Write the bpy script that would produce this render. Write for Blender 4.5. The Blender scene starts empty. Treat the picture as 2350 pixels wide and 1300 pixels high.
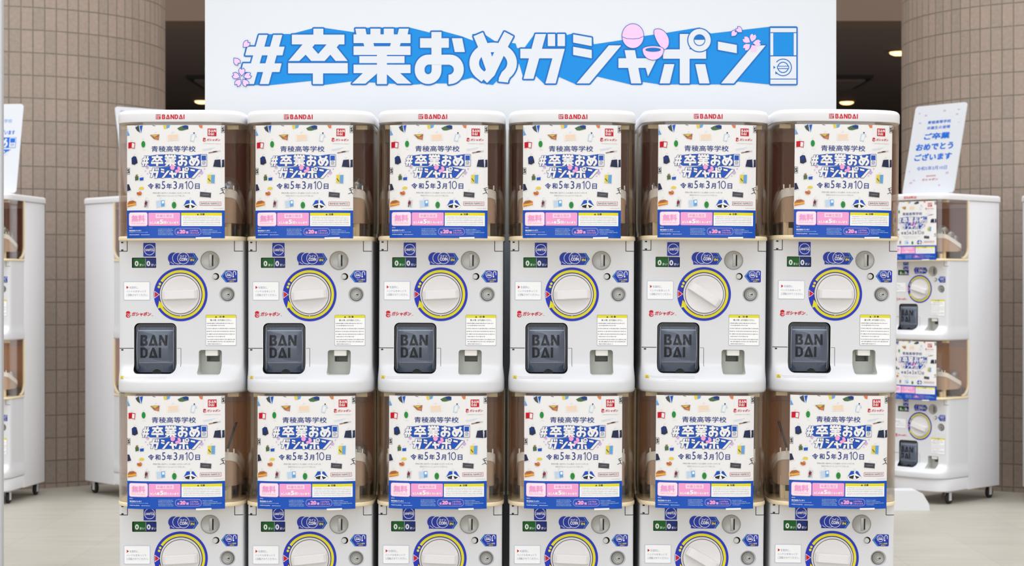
import bpy, bmesh, math, random
from mathutils import Vector, Matrix
from mathutils.geometry import tessellate_polygon
random.seed(7)
SC = bpy.context.scene
COL = SC.collection

# ------------------------------------------------------------------ camera, light, exposure
CAM_Z = 0.97
FPX = 4300.0                       # focal length in pixels of the 2350-wide frame
cd = bpy.data.cameras.new('camera'); cam = bpy.data.objects.new('camera', cd); COL.objects.link(cam)
cd.sensor_width = 36.0; cd.lens = 36.0 * FPX / 2350.0
cam.location = (0, 0, CAM_Z); cam.rotation_euler = (math.pi / 2, 0, 0)
cd.clip_start = 0.05; cd.clip_end = 200
cd.dof.use_dof = True; cd.dof.focus_distance = 4.28; cd.dof.aperture_fstop = 9.5
SC.camera = cam
SC.view_settings.view_transform = 'Standard'; SC.view_settings.look = 'None'
SC.view_settings.gamma = 1.0; SC.view_settings.exposure = 0.11
SC.cycles.transparent_max_bounces = 24

def lin(c):
    return tuple(((x / 255) / 12.92 if x / 255 <= 0.04045 else ((x / 255 + 0.055) / 1.055) ** 2.4) for x in c) + (1.0,)

w = bpy.data.worlds.new('world'); SC.world = w; w.use_nodes = True
nt = w.node_tree; nt.nodes.clear()
tc = nt.nodes.new('ShaderNodeTexCoord'); sep = nt.nodes.new('ShaderNodeSeparateXYZ')
mr = nt.nodes.new('ShaderNodeMapRange'); mr.inputs[1].default_value = -1; mr.inputs[2].default_value = 1
cr = nt.nodes.new('ShaderNodeValToRGB'); bg = nt.nodes.new('ShaderNodeBackground'); wo = nt.nodes.new('ShaderNodeOutputWorld')
nt.links.new(tc.outputs['Generated'], sep.inputs[0]); nt.links.new(sep.outputs[2], mr.inputs[0])
nt.links.new(mr.outputs[0], cr.inputs[0]); 
def wm(op, a, b=None):
    n_ = nt.nodes.new('ShaderNodeMath'); n_.operation = op
    for i_, q in enumerate((a, b)):
        if q is None: continue
        if isinstance(q, (int, float)): n_.inputs[i_].default_value = q
        else: nt.links.new(q, n_.inputs[i_])
    return n_.outputs[0]
side = wm('POWER', wm('ABSOLUTE', sep.outputs[0]), 2.0); level = wm('POWER', wm('SUBTRACT', 1.0, wm('ABSOLUTE', sep.outputs[2])), 3.0)
wmix = nt.nodes.new('ShaderNodeMix'); wmix.data_type = 'RGBA'; nt.links.new(wm('MULTIPLY', side, level), wmix.inputs[0])
nt.links.new(cr.outputs[0], wmix.inputs[6]); wmix.inputs[7].default_value = (0.60, 0.39, 0.25, 1)
nt.links.new(wmix.outputs[2], bg.inputs[0]); nt.links.new(bg.outputs[0], wo.inputs[0])
e = cr.color_ramp.elements
e[0].position = 0.0; e[0].color = (0.62, 0.58, 0.54, 1)
e[1].position = 1.0; e[1].color = (1.00, 1.03, 1.08, 1)
for p, c in ((0.42, (0.46, 0.40, 0.35, 1)), (0.52, (0.46, 0.37, 0.31, 1)), (0.60, (0.80, 0.78, 0.77, 1)), (0.75, (1.0, 1.01, 1.03, 1))):
    k = e.new(p); k.color = c
bg.inputs[1].default_value = 0.95

def area_light(name, loc, target, sx, sy, power, color):
    l = bpy.data.lights.new(name, 'AREA'); l.shape = 'RECTANGLE'; l.size = sx; l.size_y = sy; l.energy = power; l.color = color
    o = bpy.data.objects.new(name, l); COL.objects.link(o); o.location = loc
    o.rotation_euler = (Vector(target) - Vector(loc)).to_track_quat('-Z', 'Y').to_euler()
    return o
area_light('atrium_skylight', (0.0, 3.0, 12.0), (0.0, 5.0, 0.6), 22.0, 16.0, 1640, (0.965, 0.985, 1.0))
area_light('atrium_front_daylight', (0.0, -16.0, 3.6), (0.0, 6.0, 0.9), 24.0, 6.0, 820, (0.90, 0.955, 1.0))
area_light('background_fill_light', (0.0, 5.6, 10.0), (0.0, 8.6, 0.6), 16.0, 1.6, 400, (0.97, 0.985, 1.0))  # unseen fill light, added to brighten the background machines and columns

# ------------------------------------------------------------------ materials
def mat(name, rgb, rough=0.45, metal=0.0, spec=0.5, coat=0.0, emit=None, estr=0.0, noise=0.0, nscale=30.0, bump=0.0):
    m = bpy.data.materials.new(name); m.use_nodes = True
    n = m.node_tree; b = n.nodes['Principled BSDF']
    b.inputs['Base Color'].default_value = lin(rgb); b.inputs['Roughness'].default_value = rough
    b.inputs['Metallic'].default_value = metal; b.inputs['Specular IOR Level'].default_value = spec
    b.inputs['Coat Weight'].default_value = coat
    if emit:
        b.inputs['Emission Color'].default_value = lin(emit); b.inputs['Emission Strength'].default_value = estr
    if noise or bump:
        t = n.nodes.new('ShaderNodeTexCoord'); x = n.nodes.new('ShaderNodeTexNoise')
        x.inputs['Scale'].default_value = nscale; x.inputs['Detail'].default_value = 4
        n.links.new(t.outputs['Object'], x.inputs['Vector'])
        if noise:
            mx = n.nodes.new('ShaderNodeMix'); mx.data_type = 'RGBA'
            d = tuple(max(0, c * (1 - noise)) for c in rgb); u = tuple(min(255, c * (1 + noise)) for c in rgb)
            mx.inputs[6].default_value = lin(d); mx.inputs[7].default_value = lin(u)
            n.links.new(x.outputs[0], mx.inputs[0]); n.links.new(mx.outputs[2], b.inputs['Base Color'])
        if bump:
            bu = n.nodes.new('ShaderNodeBump'); bu.inputs['Strength'].default_value = bump; bu.inputs['Distance'].default_value = 0.002
            n.links.new(x.outputs[0], bu.inputs['Height']); n.links.new(bu.outputs[0], b.inputs['Normal'])
    return m

def clear_mat(name, tint, base=0.04, edge=0.75, rough=0.03, power=4.0):
    m = bpy.data.materials.new(name); m.use_nodes = True; n = m.node_tree; n.nodes.clear()
    o = n.nodes.new('ShaderNodeOutputMaterial'); mix = n.nodes.new('ShaderNodeMixShader')
    tr = n.nodes.new('ShaderNodeBsdfTransparent'); gl = n.nodes.new('ShaderNodeBsdfGlossy')
    lw = n.nodes.new('ShaderNodeLayerWeight'); lw.inputs[0].default_value = 0.5
    pw = n.nodes.new('ShaderNodeMath'); pw.operation = 'POWER'; pw.inputs[1].default_value = power
    ma = n.nodes.new('ShaderNodeMath'); ma.operation = 'MULTIPLY_ADD'; ma.inputs[1].default_value = edge; ma.inputs[2].default_value = base
    tr.inputs[0].default_value = tint; gl.inputs[1].default_value = rough; gl.inputs[0].default_value = (0.95, 0.95, 0.95, 1)
    n.links.new(lw.outputs['Facing'], pw.inputs[0]); n.links.new(pw.outputs[0], ma.inputs[0])
    n.links.new(ma.outputs[0], mix.inputs[0]); n.links.new(tr.outputs[0], mix.inputs[1]); n.links.new(gl.outputs[0], mix.inputs[2])
    n.links.new(mix.outputs[0], o.inputs[0])
    return m

M = dict(
    white=mat('white_plastic', (215, 216, 219), 0.38, noise=0.006, nscale=8),
    cabwhite=mat('cabinet_white_metal', (222, 222, 225), 0.42, noise=0.006, nscale=8),
    lidwhite=mat('lid_white_plastic', (226, 226, 228), 0.36),
    cream=mat('cream_plastic', (236, 219, 184), 0.4),
    tan=mat('tan_plastic', (196, 168, 146), 0.5),
    rimwhite=mat('hopper_white_plastic', (250, 248, 244), 0.45),
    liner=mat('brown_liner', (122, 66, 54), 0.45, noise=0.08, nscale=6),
    linerlow=mat('lighter_brown_liner', (190, 138, 102), 0.45, noise=0.08, nscale=6),  # lighter copy of the brown liner, for the lower cases
    tray=mat('dark_brown_mechanism', (84, 66, 54), 0.5),
    linertop=mat('mauve_liner', (176, 140, 130), 0.45),
    clear=clear_mat('clear_acrylic', (0.978, 0.962, 0.938, 1), 0.045, 0.8, 0.03, 3.0),
    ball=clear_mat('clear_capsule_plastic', (0.92, 0.935, 0.94, 1), 0.12, 0.9, 0.06),
    frost=clear_mat('frosted_capsule_plastic', (0.74, 0.75, 0.70, 1), 0.16, 0.8, 0.35),
    black=mat('black_gap', (14, 14, 16), 0.6),
    hole=mat('dark_recess', (22, 24, 28), 0.5),
    smoke=mat('smoked_plastic', (72, 82, 100), 0.22, spec=0.6, coat=0.3),
    smokeplate=mat('smoked_plate', (88, 98, 116), 0.28, spec=0.6, coat=0.2),
    smokedark=mat('smoked_dark_plastic', (32, 36, 44), 0.22, spec=0.6),
    smokeline=mat('smoked_edge_highlight', (150, 160, 172), 0.3),  # pale colour for highlights painted along the door edges
    smokelet=mat('smoked_letter', (24, 27, 33), 0.3, spec=0.3),
    grey=mat('grey_plastic', (200, 202, 196), 0.5),
    metal=mat('nickel_metal', (168, 168, 164), 0.42, 0.75),
    metal2=mat('nickel_metal_rim', (120, 120, 118), 0.4, 0.8),
    slit=mat('coin_slit', (12, 12, 12), 0.7),
    knob=mat('knob_white_plastic', (226, 224, 224), 0.32),
    wgap=mat('knob_gap_grey', (112, 104, 98), 0.6),
    blue=mat('sticker_blue', (22, 50, 165), 0.4, spec=0.3),
    ringblue=mat('ring_blue', (28, 46, 178), 0.4, spec=0.3),
    navy=mat('sticker_navy', (24, 34, 110), 0.4, spec=0.3),
    yellow=mat('sticker_yellow', (226, 216, 34), 0.4, spec=0.25),
    red=mat('sticker_red', (200, 8, 38), 0.4, spec=0.25),
    cyan=mat('sticker_cyan', (70, 178, 232), 0.4),
    green=mat('counter_green', (8, 98, 26), 0.3, spec=0.25),
    cblue=mat('counter_blue', (18, 42, 122), 0.3, spec=0.25),
    ink=mat('black_ink', (40, 40, 44), 0.5, spec=0.25),
    greyink=mat('grey_ink', (120, 124, 130), 0.5),
    bluetext=mat('pale_blue_ink', (112, 134, 184), 0.5),
    paleline=mat('pale_blue_line', (170, 190, 216), 0.5),
    swhite=mat('sticker_white', (243, 243, 243), 0.4),
    paper=mat('poster_paper', (231, 230, 229), 0.3, spec=0.3),
    pblue=mat('poster_blue', (6, 76, 178), 0.3, spec=0.3),
    dblue=mat('poster_dark_blue', (14, 48, 126), 0.35, spec=0.3),
    ppink=mat('poster_pink', (238, 158, 206), 0.35, spec=0.3),
    palepink=mat('poster_pale_pink', (246, 222, 234), 0.35, spec=0.3),
    lilac=mat('poster_lilac', (196, 160, 214), 0.4),
    pnavy=mat('poster_navy', (36, 44, 72), 0.4, spec=0.25),
    pgreen=mat('poster_green', (30, 136, 52), 0.4, spec=0.25),
    dgreen=mat('poster_dark_green', (58, 98, 52), 0.4),
    pbrown=mat('poster_brown', (146, 98, 58), 0.4),
    pbeige=mat('poster_beige', (232, 208, 184), 0.4),
    porange=mat('poster_orange', (212, 118, 56), 0.4),
    pyellow=mat('poster_yellow', (222, 198, 62), 0.4),
    psky=mat('poster_sky_blue', (92, 156, 214), 0.4),
    plblue=mat('poster_light_blue', (186, 206, 226), 0.4),
    pgrey=mat('poster_grey', (196, 198, 202), 0.4),
    pcharcoal=mat('poster_charcoal', (56, 56, 64), 0.4),
    pred=mat('poster_red', (190, 14, 38), 0.4, spec=0.25),
    tape=mat('white_tape', (242, 241, 238), 0.4, spec=0.3),
    signwhite=mat('sign_board_white', (212, 216, 220), 0.55, spec=0.3, noise=0.004, nscale=3),
    signblue=mat('sign_blue', (0, 132, 208), 0.5, spec=0.3),
    signline=mat('sign_outline_blue', (10, 104, 182), 0.5, spec=0.3),
    signpink=mat('sign_pink', (246, 190, 224), 0.5),
    boardwhite=mat('greeting_board_white', (204, 208, 214), 0.5),
    boardblue=mat('greeting_board_blue', (8, 100, 200), 0.5, spec=0.25),
    rubber=mat('black_rubber', (26, 26, 28), 0.6),
    castmetal=mat('caster_metal', (206, 206, 208), 0.4, 0.2),
    beam=mat('plaster_beam', (115, 96, 84), 0.8, noise=0.02, nscale=1),
    ceil=mat('dark_brown_ceiling', (106, 92, 88), 0.8, noise=0.03, nscale=1),
    vent=mat('vent_black', (22, 24, 22), 0.6),
    lamp=mat('downlight_glow', (255, 214, 150), 0.5, emit=(255, 206, 140), estr=3.0),
    lampring=mat('downlight_ring', (120, 100, 90), 0.5),
)

def tile_material():
    m = bpy.data.materials.new('brown_wall_tile'); m.use_nodes = True; n = m.node_tree; b = n.nodes['Principled BSDF']
    uv = n.nodes.new('ShaderNodeUVMap'); uv.uv_map = 'UVMap'
    br = n.nodes.new('ShaderNodeTexBrick'); br.offset = 0.0; br.squash = 1.0
    br.inputs['Color1'].default_value = lin((159, 142, 130)); br.inputs['Color2'].default_value = lin((148, 134, 123))
    br.inputs['Mortar'].default_value = lin((116, 109, 97))
    br.inputs['Scale'].default_value = 1.0; br.inputs['Mortar Size'].default_value = 0.0032; br.inputs['Mortar Smooth'].default_value = 0.25
    br.inputs['Brick Width'].default_value = TILE_W; br.inputs['Row Height'].default_value = TILE_H
    no = n.nodes.new('ShaderNodeTexNoise'); no.inputs['Scale'].default_value = 60; no.inputs['Detail'].default_value = 5
    mx = n.nodes.new('ShaderNodeMix'); mx.data_type = 'RGBA'; mx.blend_type = 'OVERLAY'; mx.inputs[0].default_value = 0.22
    bu = n.nodes.new('ShaderNodeBump'); bu.inputs['Distance'].default_value = 0.004; bu.inputs['Strength'].default_value = 0.6; bu.invert = True
    n.links.new(uv.outputs[0], br.inputs['Vector']); n.links.new(uv.outputs[0], no.inputs['Vector'])
    n.links.new(br.outputs['Color'], mx.inputs[6]); n.links.new(no.outputs['Fac'], mx.inputs[7])
    n.links.new(mx.outputs[2], b.inputs['Base Color']); n.links.new(br.outputs['Fac'], bu.inputs['Height']); n.links.new(bu.outputs[0], b.inputs['Normal'])
    b.inputs['Roughness'].default_value = 0.55
    return m

def floor_material():
    m = bpy.data.materials.new('stone_floor_tile'); m.use_nodes = True; n = m.node_tree; b = n.nodes['Principled BSDF']
    tcn = n.nodes.new('ShaderNodeTexCoord'); mp = n.nodes.new('ShaderNodeMapping')
    mp.inputs['Location'].default_value = (1.86 + 3.22 * 5, 0.38 + 10.9, 0)
    br = n.nodes.new('ShaderNodeTexBrick'); br.offset = 0.0
    br.inputs['Color1'].default_value = lin((170, 165, 154)); br.inputs['Color2'].default_value = lin((165, 160, 149))
    br.inputs['Mortar'].default_value = lin((158, 153, 142)); br.inputs['Scale'].default_value = 1.0
    br.inputs['Mortar Size'].default_value = 0.0022; br.inputs['Mortar Smooth'].default_value = 0.1
    br.inputs['Brick Width'].default_value = 0.322; br.inputs['Row Height'].default_value = 1.09
    no = n.nodes.new('ShaderNodeTexNoise'); no.inputs['Scale'].default_value = 5; no.inputs['Detail'].default_value = 8
    mp2 = n.nodes.new('ShaderNodeMapping'); mp2.inputs['Scale'].default_value = (0.6, 3, 1)
    mx = n.nodes.new('ShaderNodeMix'); mx.data_type = 'RGBA'; mx.blend_type = 'SOFT_LIGHT'; mx.inputs[0].default_value = 0.28
    n.links.new(tcn.outputs['Object'], mp.inputs[0]); n.links.new(mp.outputs[0], br.inputs['Vector'])
    n.links.new(tcn.outputs['Object'], mp2.inputs[0]); n.links.new(mp2.outputs[0], no.inputs['Vector'])
    n.links.new(br.outputs['Color'], mx.inputs[6]); n.links.new(no.outputs['Fac'], mx.inputs[7]); n.links.new(mx.outputs[2], b.inputs['Base Color'])
    b.inputs['Roughness'].default_value = 0.42
    return m

# ------------------------------------------------------------------ geometry helper
class G:
    def __init__(s): s.v = []; s.f = []; s.m = []; s.mats = []
    def mi(s, m):
        if m not in s.mats: s.mats.append(m)
        return s.mats.index(m)
    def add(s, vs, fs, m):
        o = len(s.v); k = s.mi(m); s.v += [tuple(v) for v in vs]
        for f in fs: s.f.append(tuple(i + o for i in f)); s.m.append(k)
    def box(s, x0, x1, y0, y1, z0, z1, m, bev=0.0):
        if bev:
            b = bmesh.new(); bmesh.ops.create_cube(b, size=1)
            for v in b.verts:
                v.co = ((x0 + x1) / 2 + v.co.x * (x1 - x0), (y0 + y1) / 2 + v.co.y * (y1 - y0), (z0 + z1) / 2 + v.co.z * (z1 - z0))
            bmesh.ops.bevel(b, geom=b.edges[:], offset=bev, segments=3, affect='EDGES', profile=0.5)
            b.verts.index_update(); s.add([v.co for v in b.verts], [[v.index for v in f.verts] for f in b.faces], m); b.free(); return
        s.add([(x, y, z) for x in (x0, x1) for y in (y0, y1) for z in (z0, z1)],
              [(0, 1, 3, 2), (4, 6, 7, 5), (0, 4, 5, 1), (2, 3, 7, 6), (0, 2, 6, 4), (1, 5, 7, 3)], m)
    def loft(s, secs, m, cap=True):
        n = len(secs[0]); vs = [p for q in secs for p in q]; fs = []
        for i in range(len(secs) - 1):
            for j in range(n):
                k = (j + 1) % n; fs.append((i * n + j, i * n + k, (i + 1) * n + k, (i + 1) * n + j))
        if cap: fs.append(tuple(range(n))[::-1]); fs.append(tuple((len(secs) - 1) * n + j for j in range(n)))
        s.add(vs, fs, m)
    def prism(s, loop, y0, y1, m):           # loop in x,z extruded along y
        s.loft([[(x, y0, z) for x, z in loop], [(x, y1, z) for x, z in loop]], m)
    def lathe(s, cx, cy, cz, prof, m, seg=48, axis='y', cap=True):   # prof: (radius, along)
        secs = []
        for r, t in prof:
            ring = []
            for i in range(seg):
                a = 2 * math.pi * i / seg; c, d = r * math.cos(a), r * math.sin(a)
                ring.append((cx + c, cy + t, cz + d) if axis == 'y' else ((cx + c, cy + d, cz + t) if axis == 'z' else (cx + t, cy + c, cz + d)))
            secs.append(ring)
        s.loft(secs, m, cap)
    def build(s, name, parent=None, loc=None, smooth=0.7, fix=True):
        me = bpy.data.meshes.new(name); me.from_pydata(s.v, [], s.f)
        for m in s.mats: me.materials.append(m)
        me.polygons.foreach_set('material_index', s.m); me.update()
        if fix:
            b = bmesh.new(); b.from_mesh(me); bmesh.ops.recalc_face_normals(b, faces=b.faces[:]); b.to_mesh(me); b.free()
        if smooth: shade(me, smooth)
        return link(name, me, parent, loc)

def shade(me, ang):
    me.polygons.foreach_set('use_smooth', [True] * len(me.polygons)); me.set_sharp_from_angle(angle=ang); me.update()
def link(name, me, parent=None, loc=None):
    o = bpy.data.objects.new(name, me); COL.objects.link(o); o.parent = parent
    if loc is not None: o.location = loc
    return o
def tag(o, label=None, cat=None, group=None, kind=None):
    if label: o['label'] = label
    if cat: o['category'] = cat
    if group: o['group'] = group
    if kind: o['kind'] = kind
    return o
def empty(name, loc=(0, 0, 0), rot=(0, 0, 0)):
    o = bpy.data.objects.new(name, None); COL.objects.link(o); o.location = loc; o.rotation_euler = rot; o.empty_display_size = 0.05
    return o
def copy_tree(o, parent=None):
    kids = list(o.children); c = o.copy(); COL.objects.link(c); c.parent = parent
    for ch in kids: copy_tree(ch, c)
    return c
def boolean(base, cutters):
    for c in cutters:
        md = base.modifiers.new('cut', 'BOOLEAN'); md.operation = 'DIFFERENCE'; md.solver = 'EXACT'; md.object = c; md.use_self = True; md.material_mode = 'TRANSFER'
    bpy.context.view_layer.update()
    me = bpy.data.meshes.new_from_object(base.evaluated_get(bpy.context.evaluated_depsgraph_get()))
    base.modifiers.clear(); base.data = me
    for c in cutters: bpy.data.objects.remove(c)
    return base

# ------------------------------------------------------------------ flat artwork
_tx = {}
def text_mesh(s):
    k = s
    if k not in _tx:
        c = bpy.data.curves.new('lettering', 'FONT'); c.body = s; c.resolution_u = 2
        o = bpy.data.objects.new('lettering', c); COL.objects.link(o); bpy.context.view_layer.update()
        m = o.evaluated_get(bpy.context.evaluated_depsgraph_get()).to_mesh()
        _tx[k] = ([(v.co.x, v.co.y) for v in m.vertices], [tuple(p.vertices) for p in m.polygons])
        bpy.data.objects.remove(o); bpy.data.curves.remove(c)
    return _tx[k]
def rrect(x0, y0, x1, y1, r, seg=5):
    out = []
    for cx, cy, a0 in ((x1 - r, y1 - r, 0), (x0 + r, y1 - r, 90), (x0 + r, y0 + r, 180), (x1 - r, y0 + r, 270)):
        for i in range(seg + 1):
            a = math.radians(a0 + 90 * i / seg); out.append((cx + r * math.cos(a), cy + r * math.sin(a)))
    return out
def ell(cx, cy, rx, ry=None, n=28, a0=0, a1=360):
    ry = rx if ry is None else ry
    full = abs(a1 - a0) >= 360
    k = n if full else n + 1
    return [(cx + rx * math.cos(math.radians(a0 + (a1 - a0) * i / n)), cy + ry * math.sin(math.radians(a0 + (a1 - a0) * i / n))) for i in range(k)]
def rect(x0, y0, x1, y1): return [(x0, y0), (x1, y0), (x1, y1), (x0, y1)]
def rot(pts, cx, cy, deg):
    a = math.radians(deg); c, s = math.cos(a), math.sin(a)
    return [(cx + (x - cx) * c - (y - cy) * s, cy + (x - cx) * s + (y - cy) * c) for x, y in pts]

class Art:
    """Flat print: polygons in a sheet's own 2D units (y down), each on a thin layer of ink."""
    def __init__(s): s.items = []; s.n = 0
    def raw(s, vs, fs, m, layer): s.n += 1; s.items.append((vs, fs, m, layer * 2e-4 + (s.n % 40) * 2.5e-6))
    def poly(s, loop, m, layer=1, holes=()):
        loops = [loop, *holes]; flat = [p for l in loops for p in l]
        t = tessellate_polygon([[Vector((x, y, 0)) for x, y in l] for l in loops])
        s.raw(flat, [tuple(q) for q in t], m, layer)
    def stroke(s, path, wd, m, layer=1, closed=False, cap=True):
        n = len(path); h = wd / 2
        for i in range(n if closed else n - 1):
            (ax, ay), (bx, by) = path[i], path[(i + 1) % n]; L = math.hypot(bx - ax, by - ay)
            if L < 1e-9: continue
            nx, ny = -(by - ay) / L * h, (bx - ax) / L * h
            s.raw([(ax + nx, ay + ny), (bx + nx, by + ny), (bx - nx, by - ny), (ax - nx, ay - ny)], [(0, 1, 2, 3)], m, layer)
        for i in range(n):
            if closed or cap or 0 < i < n - 1: s.raw(ell(path[i][0], path[i][1], h, n=8), [tuple(range(8))], m, layer)
    def text(s, t, x0, y0, x1, y1, m, layer=2, bold=0.0, skew=0.0, ang=0.0):
        vs, fs = text_mesh(t)
        if not vs: return
        ax, bx = min(v[0] for v in vs), max(v[0] for v in vs); ay, by = min(v[1] for v in vs), max(v[1] for v in vs)
        d = bold * 1.15; ax -= d; bx += d; ay -= d; by += d      # heavier strokes: the same lettering printed again a little aside
        kx = (x1 - x0) / max(bx - ax, 1e-6); ky = (y1 - y0) / max(by - ay, 1e-6)
        for ox, oy in (((-d, -d), (d, -d), (d, d), (-d, d)) if d else ((0, 0),)):
            out = [(x0 + (x + ox - ax) * kx + skew * (y + oy - ay) * ky, y1 - (y + oy - ay) * ky) for x, y in vs]
            if ang: out = rot(out, (x0 + x1) / 2, (y0 + y1) / 2, ang)
            s.raw(out, fs, m, layer)
    def dashes(s, x0, y, x1, h, m, layer=2, seed=0):      # a line of print too small to read
        r = random.Random(seed * 131 + int(x0 * 7 + y * 13)); x = x0; k = h * 1.05; h = h * 0.62
        while x < x1:
            d = k * r.uniform(0.35, 0.9); hh = h * r.uniform(0.55, 1.0)
            s.raw(rect(x, y - hh / 2, min(x + d, x1), y + hh / 2), [(0, 1, 2, 3)], m, layer); x += d + k * r.uniform(0.1, 0.45)
    def build(s, name, fn, parent=None, loc=None, split=None):
        """fn(u, v, depth) -> 3D point; split: list of u where faces are cut so the sheet can bend"""
        g = bmesh.new(); mats = []
        dl = g.verts.layers.float.new('d')
        for vs, fs, m, d in s.items:
            if m not in mats: mats.append(m)
            k = mats.index(m); bv = []
            for x, y in vs:
                b = g.verts.new((x, y, 0)); b[dl] = d; bv.append(b)
            for f in fs:
                if len(set(f)) < 3: continue
                try: g.faces.new([bv[i] for i in f]).material_index = k
                except ValueError: pass
        for u in split or ():
            bmesh.ops.bisect_plane(g, geom=g.verts[:] + g.edges[:] + g.faces[:], plane_co=(u, 0, 0), plane_no=(1, 0, 0))
        s.bm, s.mats = g, mats; s.dl = dl
        return s.emit(name, fn, parent, loc)
    def emit(s, name, fn, parent=None, loc=None):
        g = s.bm.copy(); dl = g.verts.layers.float['d']
        for v in g.verts: v.co = fn(v.co.x, v.co.y, v[dl])
        me = bpy.data.meshes.new(name); g.to_mesh(me); g.free()
        for m in s.mats: me.materials.append(m)
        return link(name, me, parent, loc)

# ------------------------------------------------------------------ the logo lettering (drawn by hand, two drawing frames)
def arcp(cx, cy, rx, ry, a0, a1, n=16): return [(cx + rx * math.cos(math.radians(a0 + (a1 - a0) * i / n)), cy - ry * math.sin(math.radians(a0 + (a1 - a0) * i / n))) for i in range(n + 1)]
def thick(path, wd):
    h = wd / 2; L, R = [], []
    for i, (x, y) in enumerate(path):
        ax, ay = path[max(0, i - 1)]; bx, by = path[min(len(path) - 1, i + 1)]; d = math.hypot(bx - ax, by - ay) or 1
        nx, ny = -(by - ay) / d * h, (bx - ax) / d * h; L.append((x + nx, y + ny)); R.append((x - nx, y - ny))
    return L + R[::-1]
FA = lambda p: (500 + p[0] / 3.264, 20 + p[1] / 3.264)
FB = lambda p: (1180 + p[0] / 3.1757, 20 + p[1] / 3.1757)
GLY = {
 'hash': (FA, [[(308, 197), (373, 197), (270, 565), (205, 565)], [(416, 197), (483, 197), (381, 565), (314, 565)], [(222, 285), (500, 285), (484, 350), (205, 350)], [(190, 410), (478, 410), (462, 475), (173, 475)]]),
 'sotsu': (FA, [rect(716, 150, 790, 200), rect(555, 195, 948, 268), [(635, 268), (725, 268), (708, 290), (752, 340), (815, 268), (908, 268), (890, 290), (972, 392), (882, 392), (843, 345), (800, 392), (700, 392), (658, 345), (610, 392), (530, 392)], rect(527, 408, 973, 485), rect(712, 480, 788, 565)]),
 'gyou': (FA, [[(1030, 150), (1105, 150), (1115, 198), (1040, 198)], rect(1143, 150, 1218, 198), rect(1243, 150, 1318, 198), [(1357, 150), (1430, 150), (1420, 198), (1345, 198)], rect(1017, 193, 1443, 258), [(1090, 255), (1165, 255), (1171, 285), (1098, 285)], [(1297, 255), (1370, 255), (1362, 285), (1289, 285)], rect(1017, 282, 1443, 347), rect(1060, 356, 1398, 408), rect(1192, 340, 1266, 565), rect(1017, 420, 1443, 483), [(1090, 480), (1190, 480), (1190, 488), (1105, 562), (1005, 562)], [(1266, 480), (1362, 480), (1450, 562), (1345, 562), (1266, 492)]]),
 'o': (FA, [rect(1600, 175, 1675, 350), rect(1515, 222, 1730, 293), [(1753, 222), (1830, 222), (1850, 325), (1775, 325)],
      [(1675, 345)] + arcp(1575, 455, 100, 110, 90, 180, 8)[0:] + arcp(1575, 460, 100, 105, 180, 360, 16) + [(1675, 470), (1675, 420), (1602, 420), (1602, 465)] + arcp(1575, 462, 27, 30, 0, -180, 8) + arcp(1582, 455, 34, 36, 180, 90, 6) + [(1602, 419), (1675, 419)],
      [(1670, 345), (1740, 345)] + arcp(1740, 455, 102, 110, 90, -75, 14) + [(1728, 568), (1728, 496)] + arcp(1728, 458, 40, 38, -70, 85, 8) + [(1670, 420)]]),
 'me': (FA, [thick([(1950, 192), (1985, 275), (2052, 470)], 76), thick([(2180, 190), (2130, 285), (2085, 385), (2040, 480), (1990, 530)], 76), thick([(1998, 520)] + arcp(2062, 408, 142, 118, 222, -48, 30) + [(2140, 530), (2138, 550)], 72)]),
 'ga': (FB, [[(155, 185), (232, 185), (140, 512), (68, 512)], [(45, 293), (368, 293), (350, 362), (45, 362)], [(368, 293), (302, 545), (228, 545), (290, 320)], rect(245, 185, 298, 273), rect(316, 185, 370, 273)]),
 'shi': (FB, [[(430, 188), (565, 212), (565, 273), (430, 247)], [(430, 278), (565, 302), (565, 362), (430, 337)], [(690, 268), (780, 268), (548, 545), (455, 545)]]),
 'ya': (FB, [[(805, 303), (880, 303), (926, 545), (853, 545)], [(760, 362), (1040, 362), (1005, 432), (760, 432)], [(1040, 362), (975, 493), (957, 425), (980, 370)]]),
 'po': (FB, [rect(1207, 185, 1278, 545), rect(1085, 297, 1398, 365), [(1095, 405), (1167, 405), (1133, 545), (1060, 545)], [(1320, 405), (1392, 405), (1423, 545), (1350, 545)]]),
 'n': (FB, [[(1485, 240), (1622, 265), (1622, 325), (1485, 300)], [(1740, 268), (1832, 268), (1600, 545), (1508, 545)]]),
}
def glyph(k):
    F, ps = GLY[k]; return [[F(p) for p in q] for q in ps]
def mapb(polys, src, dst):
    (a, b, c, d), (p, q, r, s) = src, dst
    return [[(p + (x - a) / (c - a) * (r - p), q + (y - b) / (d - b) * (s - q)) for x, y in l] for l in polys]
def bbox(polys):
    xs = [x for l in polys for x, y in l]; ys = [y for l in polys for x, y in l]; return (min(xs), min(ys), max(xs), max(ys))
def put_glyph(A, k, dst, ow, mw, mo, l0):
    g = glyph(k); b = bbox(g); g = mapb(g, b, dst) if dst else g
    for p in g:
        A.stroke(p, ow * 2, mo, l0, closed=True); A.poly(p, mw, l0 + 1)
def petal(cx, cy, r, deg):
    pts = [(0, 0), (-0.34, -0.38), (-0.40, -0.72), (-0.20, -1.0), (0, -0.80), (0.20, -1.0), (0.40, -0.72), (0.34, -0.38)]
    return rot([(cx + x * r, cy + y * r) for x, y in pts], cx, cy, deg)
def flower(A, cx, cy, r, deg, fill, line, lw, layer):
    for i in range(5):
        p = petal(cx + 0.18 * r * math.sin(math.radians(deg + 72 * i)), cy - 0.18 * r * math.cos(math.radians(deg + 72 * i)), r * 0.85, deg + 72 * i)
        A.poly(p, fill, layer)
        if line: A.stroke(p, lw, line, layer + 1, closed=True)
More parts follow.
